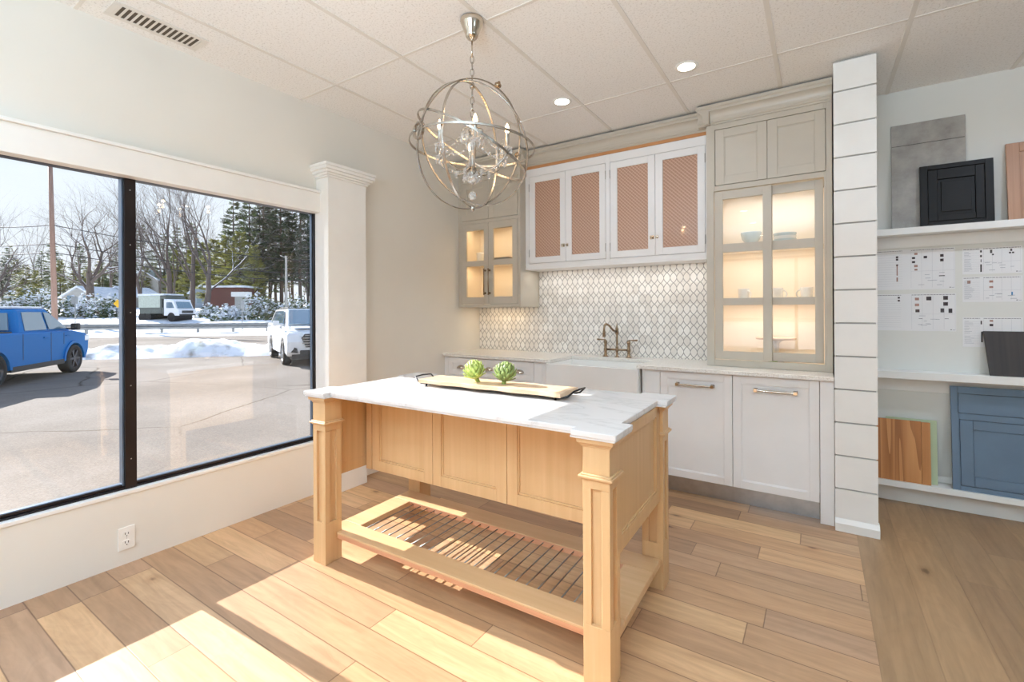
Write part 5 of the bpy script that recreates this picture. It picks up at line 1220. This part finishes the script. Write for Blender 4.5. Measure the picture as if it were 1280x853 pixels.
def car(kind, axle, h, label):
    a = atan2(h[1], h[0]); hh = Vector((cos(a), sin(a), 0))
    if kind == 'pickup':
        ctr = Vector(axle) - hh * 1.52
        t = thing('pickup_truck', tuple(ctr), label, 'pickup truck', rz=a, world=False)
        paint = M['carblue']; W = .90
        low = [(-2.52, .52)] + arch(-1.55, .46, .36) + [(-1.0, .34), (1.0, .34)] + arch(1.52, .46, .36) + [(2.14, .38), (2.26, .55), (2.28, .82), (2.22, 1.0), (2.1, 1.07), (1.5, 1.16), (-.62, 1.18), (-2.5, 1.20), (-2.54, .9)]
        b = MB(); b.prism(low, 'y', -W, W); b.build('body', paint, t, bevel=.045, seg=3)
        hullpart(t, 'cab', paint, (-.62, 1.62, .85, .80, 1.14), (-.46, .72, .68, .66, 1.74), .05)
        b = MB(); b.box(-.46, .70, -.62, .62, 1.745, 1.80); b.build('roof_snow', M['snow'], t, bevel=.03)
        for s in (-1, 1):
            fl = (lambda L_: L_ if s < 0 else L_[::-1])
            P = lambda x, z: (x, s * (.85 - (.85 - .68) * (z - 1.14) / .60), z)
            pane_on(t, *fl([P(.52, 1.22), P(1.32, 1.22), P(.72, 1.64), P(.52, 1.66)]), M['carglass'])
            pane_on(t, *fl([P(-.42, 1.22), P(.42, 1.22), P(.42, 1.66), P(-.32, 1.66)]), M['carglass'])
            b = MB(); y0, y1 = sorted((s * .899, s * .904)); b.box(.46, .475, y0, y1, .42, 1.15); b.box(-.62, -.605, y0, y1, .55, 1.15); b.box(1.02, 1.035, y0, y1, .82, 1.12); b.build('door_seam', M['carblack'], t)
            for hx in (.25, 1.2):
                b = MB(); y0, y1 = sorted((s * .9, s * .93)); b.box(hx - .10, hx + .08, y0, y1, 1.02, 1.05); b.build('door_handle', paint, t, bevel=.008)
            b = MB(); y0, y1 = sorted((s * .93, s * 1.10)); b.box(1.26, 1.40, y0, y1, 1.18, 1.36); b.box(1.30, 1.36, min(s * .8, s * .95), max(s * .8, s * .95), 1.20, 1.25); b.build('side_mirror', M['carblack'], t, bevel=.03)
            b = MB(); y0, y1 = sorted((s * .88, s * .925)); b.box(-1.05, 1.02, y0, y1, .30, .42); b.build('sill_trim', M['carblack'], t, bevel=.01)
            for xc in (-1.55, 1.52):
                b = MB(); y0, y1 = sorted((s * .86, s * .93)); o_ = [(xc - .53 * cos(pi * i / 12), .36 + .53 * sin(pi * i / 12)) for i in range(13)] + [(xc + .455 * cos(pi * i / 12), .36 + .455 * sin(pi * i / 12)) for i in range(13)]
                b.prism(o_, 'y', y0, y1); b.build('wheel_arch_trim', paint, t)
            b = MB(); y0, y1 = sorted((s * .62, s * .905)); b.box(2.06, 2.30, y0, y1, .84, 1.0); b.build('headlamp', M['lampw'], t, bevel=.02)
            b = MB(); y0, y1 = sorted((s * .70, s * .905)); b.box(-2.56, -2.45, y0, y1, .85, 1.12); b.build('tail_lamp', plain('red_lamp', (160, 24, 24), .2), t, bevel=.015)
            for xc in (-1.55, 1.52): wheel(t, xc, s * .80, s, .385, .25, M['rim'])
        pane_on(t, (1.56, -.70, 1.22), (1.56, .70, 1.22), (.80, .58, 1.68), (.80, -.58, 1.68), M['carglass'], 'windscreen', .02)
        pane_on(t, (-.66, .66, 1.24), (-.66, -.66, 1.24), (-.50, -.56, 1.64), (-.50, .56, 1.64), M['carglass'], 'rear_window', .02)
        b = MB(); b.box(-2.42, -.72, -.76, .76, 1.14, 1.215); b.build('bed_floor', M['carblack'], t, bevel=.01)
        b = MB(); b.box(-1.0, 2.1, -.75, .75, .28, .5); b.build('underbody', M['carblack'], t)
    else:
        ctr = Vector(axle) - hh * 1.40
        t = thing('sport_utility_vehicle', tuple(ctr), label, 'car', rz=a, world=False)
        paint = M['carwhite']; W = .94
        low = [(-2.40, .50)] + arch(-1.38, .44, .34) + [(-.9, .30), (.95, .30)] + arch(1.40, .44, .34) + [(2.22, .30), (2.38, .45), (2.42, .75), (2.34, 1.0), (2.0, 1.10), (1.0, 1.20), (-2.3, 1.24), (-2.42, .9)]
        b = MB(); b.prism(low, 'y', -W, W); b.build('body', paint, t, bevel=.07, seg=4)
        hullpart(t, 'cabin', paint, (-2.36, 1.25, .88, .80, 1.16), (-2.05, .30, .68, .66, 1.74), .07)
        for s in (-1, 1):
            fl = (lambda L_: L_ if s < 0 else L_[::-1])
            P = lambda x, z: (x, s * (.875 - (.875 - .68) * (z - 1.16) / .58), z)
            pane_on(t, *fl([P(.05, 1.25), P(.92, 1.25), P(.32, 1.64), P(.05, 1.66)]), M['carglass'])
            pane_on(t, *fl([P(-.95, 1.25), P(-.03, 1.25), P(-.03, 1.66), P(-.90, 1.66)]), M['carglass'])
            pane_on(t, *fl([P(-1.95, 1.25), P(-1.03, 1.25), P(-1.0, 1.66), P(-1.75, 1.64)]), M['carglass'])
            b = MB(); y0, y1 = sorted((s * .95, s * 1.12)); b.box(.72, .86, y0, y1, 1.20, 1.36); b.box(.76, .82, min(s * .82, s * .97), max(s * .82, s * .97), 1.22, 1.27); b.build('side_mirror', paint, t, bevel=.03)
            b = MB(); y0, y1 = sorted((s * .52, s * .93)); b._add([(2.38, s * .50, .90), (2.10, s * .945, .96), (2.02, s * .945, 1.08), (2.30, s * .52, 1.04), (2.43, s * .50, .90), (2.16, s * .955, .96), (2.06, s * .955, 1.08), (2.36, s * .52, 1.04)], [(4, 5, 6, 7), (0, 4, 7, 3), (1, 2, 6, 5), (3, 7, 6, 2), (0, 1, 5, 4)]); b.build('headlamp', M['lampw'], t)
            b = MB(); b._add([(2.425, s * .66, .42), (2.36, s * .84, .45), (2.34, s * .82, .62), (2.42, s * .68, .56), (2.445, s * .66, .42), (2.38, s * .85, .45), (2.36, s * .83, .62), (2.44, s * .68, .56)], [(4, 5, 6, 7), (0, 4, 7, 3), (1, 2, 6, 5), (3, 7, 6, 2), (0, 1, 5, 4)]); b.build('fog_lamp', M['carblack'], t)
            for xc in (-1.38, 1.40): wheel(t, xc, s * .83, s, .37, .24, M['rims'], 5)
            b = MB(); y0, y1 = sorted((s * .55, s * .58)); b.box(-1.8, .1, y0, y1, 1.755, 1.79); b.build('roof_rail', M['carblack'], t, bevel=.01)
        pane_on(t, (1.22, -.72, 1.24), (1.22, .72, 1.24), (.42, .60, 1.68), (.42, -.60, 1.68), M['carglass'], 'windscreen', .025)
        b = MB(); b.prism([(-.44, .58), (.44, .58), (.56, .86), (.46, .98), (-.46, .98), (-.56, .86)], 'x', 2.36, 2.435); g0 = b.build('grille', M['carblack'], t, bevel=.01)
        for k in range(5): b = MB(); z = .62 + k * .075; hw_ = .44 + (.10 if k in (1, 2, 3) else .03); b.box(2.43, 2.455, -hw_, hw_, z, z + .03); b.build('grille_bar', M['chromec'], g0)
        b = MB(); b.box(2.40, 2.44, -.60, .60, .33, .50); b.build('air_intake', M['carblack'], t, bevel=.02)
        b = MB(); b.box(-.9, 2.3, -.8, .8, .22, .5); b.build('underbody', M['carblack'], t)
        b = MB(); b.box(1.3, 2.1, -.70, .70, 1.125, 1.165); b.build('hood_snow', M['snow'], t, bevel=.02)
    return t
car('pickup', (-17.72, 3.45, GZ), (-.79, .61), 'bright blue four-door pickup truck parked outside on the left')
car('suv', (-13.49, 9.05, GZ), (.92, -.39), 'white sport utility car facing the window at its right edge')
# dump truck
Mx = placed(47, 210); Mx = Mx @ Matrix.Rotation(radians(14), 4, 'Z'); t = thing('dump_truck', Mx.translation, 'snow-covered box truck with dark bed parked on the snow across the road', 'truck')
Mx = Mx @ Matrix.Translation((-.2, 0, 0))
# local x to the right, -... y towards the camera
b = MB(); b.M = Mx; b.box(-2.2, .85, -1.0, 1.0, .75, 1.35); b.build('bed', M['truckbox'], t, bevel=.03)
b = MB(); b.M = Mx; b.box(-2.3, .45, -1.02, 1.02, 1.35, 2.55); b.build('box_body', M['tarp'], t, bevel=.04)
b = MB(); b.M = Mx; b.box(.45, .62, -1.04, 1.04, .8, 2.55); b.box(.62, 1.2, -1.04, 1.04, 2.2, 2.5); b.build('headboard', M['truckbox'], t, bevel=.02)
b = MB(); b.M = Mx; b.box(-2.4, 1.0, -1.08, 1.08, 2.55, 2.72); b.build('roof_snow', M['snow'], t, bevel=.06)
b = MB(); b.M = Mx; b.prism([(.8, .55), (2.65, .55), (2.65, 1.15), (2.35, 1.28), (2.0, 2.0), (.8, 2.1)], 'y', -.95, .95); b.build('cab', M['carwhite'], t, bevel=.05, seg=3)
b = MB(); b.M = Mx; b.prism([(.8, 2.08), (2.05, 1.98), (1.95, 2.15), (.85, 2.22)], 'y', -.95, .95); b.build('cab_snow', M['snow'], t, bevel=.04)
b = MB(); b.M = Mx; b.prism([(1.15, 1.3), (2.12, 1.3), (1.85, 1.85), (1.15, 1.88)], 'y', .94, .97); b.build('side_window', M['carglass'], t)
b = MB(); b.M = Mx; b._add([(2.37, -.8, 1.32), (2.37, .8, 1.32), (2.06, .75, 1.92), (2.06, -.75, 1.92), (2.35, -.8, 1.30), (2.35, .8, 1.30), (2.0, .75, 1.90), (2.0, -.75, 1.90)], [(0, 1, 2, 3), (4, 7, 6, 5)]); b.build('windscreen', M['carglass'], t)
b = MB(); b.M = Mx; b.box(2.64, 2.70, -.85, .85, .55, .70); b.box(2.64, 2.68, -.6, .6, .80, 1.05); b.build('bumper', M['carblack'], t)
for x in (-1.9, -1.15, 1.75):
    b = MB(); b.M = Mx; b.tube([(x, -.95, .42), (x, .98, .42)], .44, 20); b.build('wheel', M['rubber'], t)
# ------------------------------------------------------------------ light, sky, camera
w = bpy.data.worlds.new('sky'); SC.world = w; w.use_nodes = True; nt = w.node_tree; nt.nodes.clear()
out = nt.nodes.new('ShaderNodeOutputWorld'); bg = nt.nodes.new('ShaderNodeBackground')
tc = nt.nodes.new('ShaderNodeTexCoord'); sp = nt.nodes.new('ShaderNodeSeparateXYZ'); nt.links.new(tc.outputs['Generated'], sp.inputs[0])
cl = N(nt, 'ShaderNodeTexNoise', iScale=2.2, iDetail=5.); nt.links.new(tc.outputs['Generated'], cl.inputs[0])
hz = ramp(nt, sp.outputs[2], [(0, (.90, .95, 1.0, 1)), (.25, (.74, .86, 1.0, 1)), (.6, (.42, .62, .95, 1)), (1, (.30, .50, .9, 1))])
nt.links.new(mixc(nt, ramp(nt, cl.outputs[0], [(.42, (0, 0, 0, 1)), (.7, (.7, .7, .7, 1))]), hz, (1., 1., 1., 1)), bg.inputs[0])
bg.inputs[1].default_value = .98
nt.links.new(bg.outputs[0], out.inputs[0])

sd = Vector((1., .048, -.512)).normalized()
s = bpy.data.lights.new('sun', 'SUN'); s.energy = 13.; s.angle = radians(.35); s.color = lin((255, 248, 240))[:3]
o = bpy.data.objects.new('sun', s); COL.objects.link(o); o.rotation_euler = sd.to_track_quat('-Z', 'Y').to_euler(); o.location = (-20, 1, 10)

for (x, y, e) in ((-.3, -1.8, 130), (-1.2, -2.7, 60), (3.2, .2, 30), (-.1, -.8, 90)):  # unseen area lights aimed up, added to fill ceiling and walls
    lamp('ceiling_fill', 'AREA', (x, y, 1.75), e, (.53, .79, 1.), (pi, 0, 0), .7)
cam = bpy.data.cameras.new('camera'); co = bpy.data.objects.new('camera', cam); COL.objects.link(co); SC.camera = co
cam.sensor_width = 36; cam.lens = 36 * 583.7 / 1280; cam.shift_y = -(426.5 - 388.) / 1280; cam.clip_start = .05; cam.clip_end = 600
yaw, roll = -.5797, -.0046
f = Vector((sin(yaw), cos(yaw), 0)); r = Vector((cos(yaw), -sin(yaw), 0)); u = Vector((0, 0, 1))
r2 = r * cos(roll) + u * sin(roll); u2 = u * cos(roll) - r * sin(roll)
co.matrix_world = Matrix((( r2.x, u2.x, -f.x, 0), (r2.y, u2.y, -f.y, 0), (r2.z, u2.z, -f.z, 1.356), (0, 0, 0, 1)))

vs = SC.view_settings; vs.view_transform = 'Standard'; vs.look = 'None'; vs.gamma = 1; vs.exposure = .2; vs.use_curve_mapping = False
cy = SC.cycles; cy.use_denoising = True
try: cy.denoiser = 'OPENIMAGEDENOISE'
except Exception: pass
cy.max_bounces = 12; cy.diffuse_bounces = 6; cy.glossy_bounces = 4; cy.transmission_bounces = 6; cy.transparent_max_bounces = 24
cy.caustics_reflective = False; cy.caustics_refractive = False; cy.sample_clamp_indirect = 6
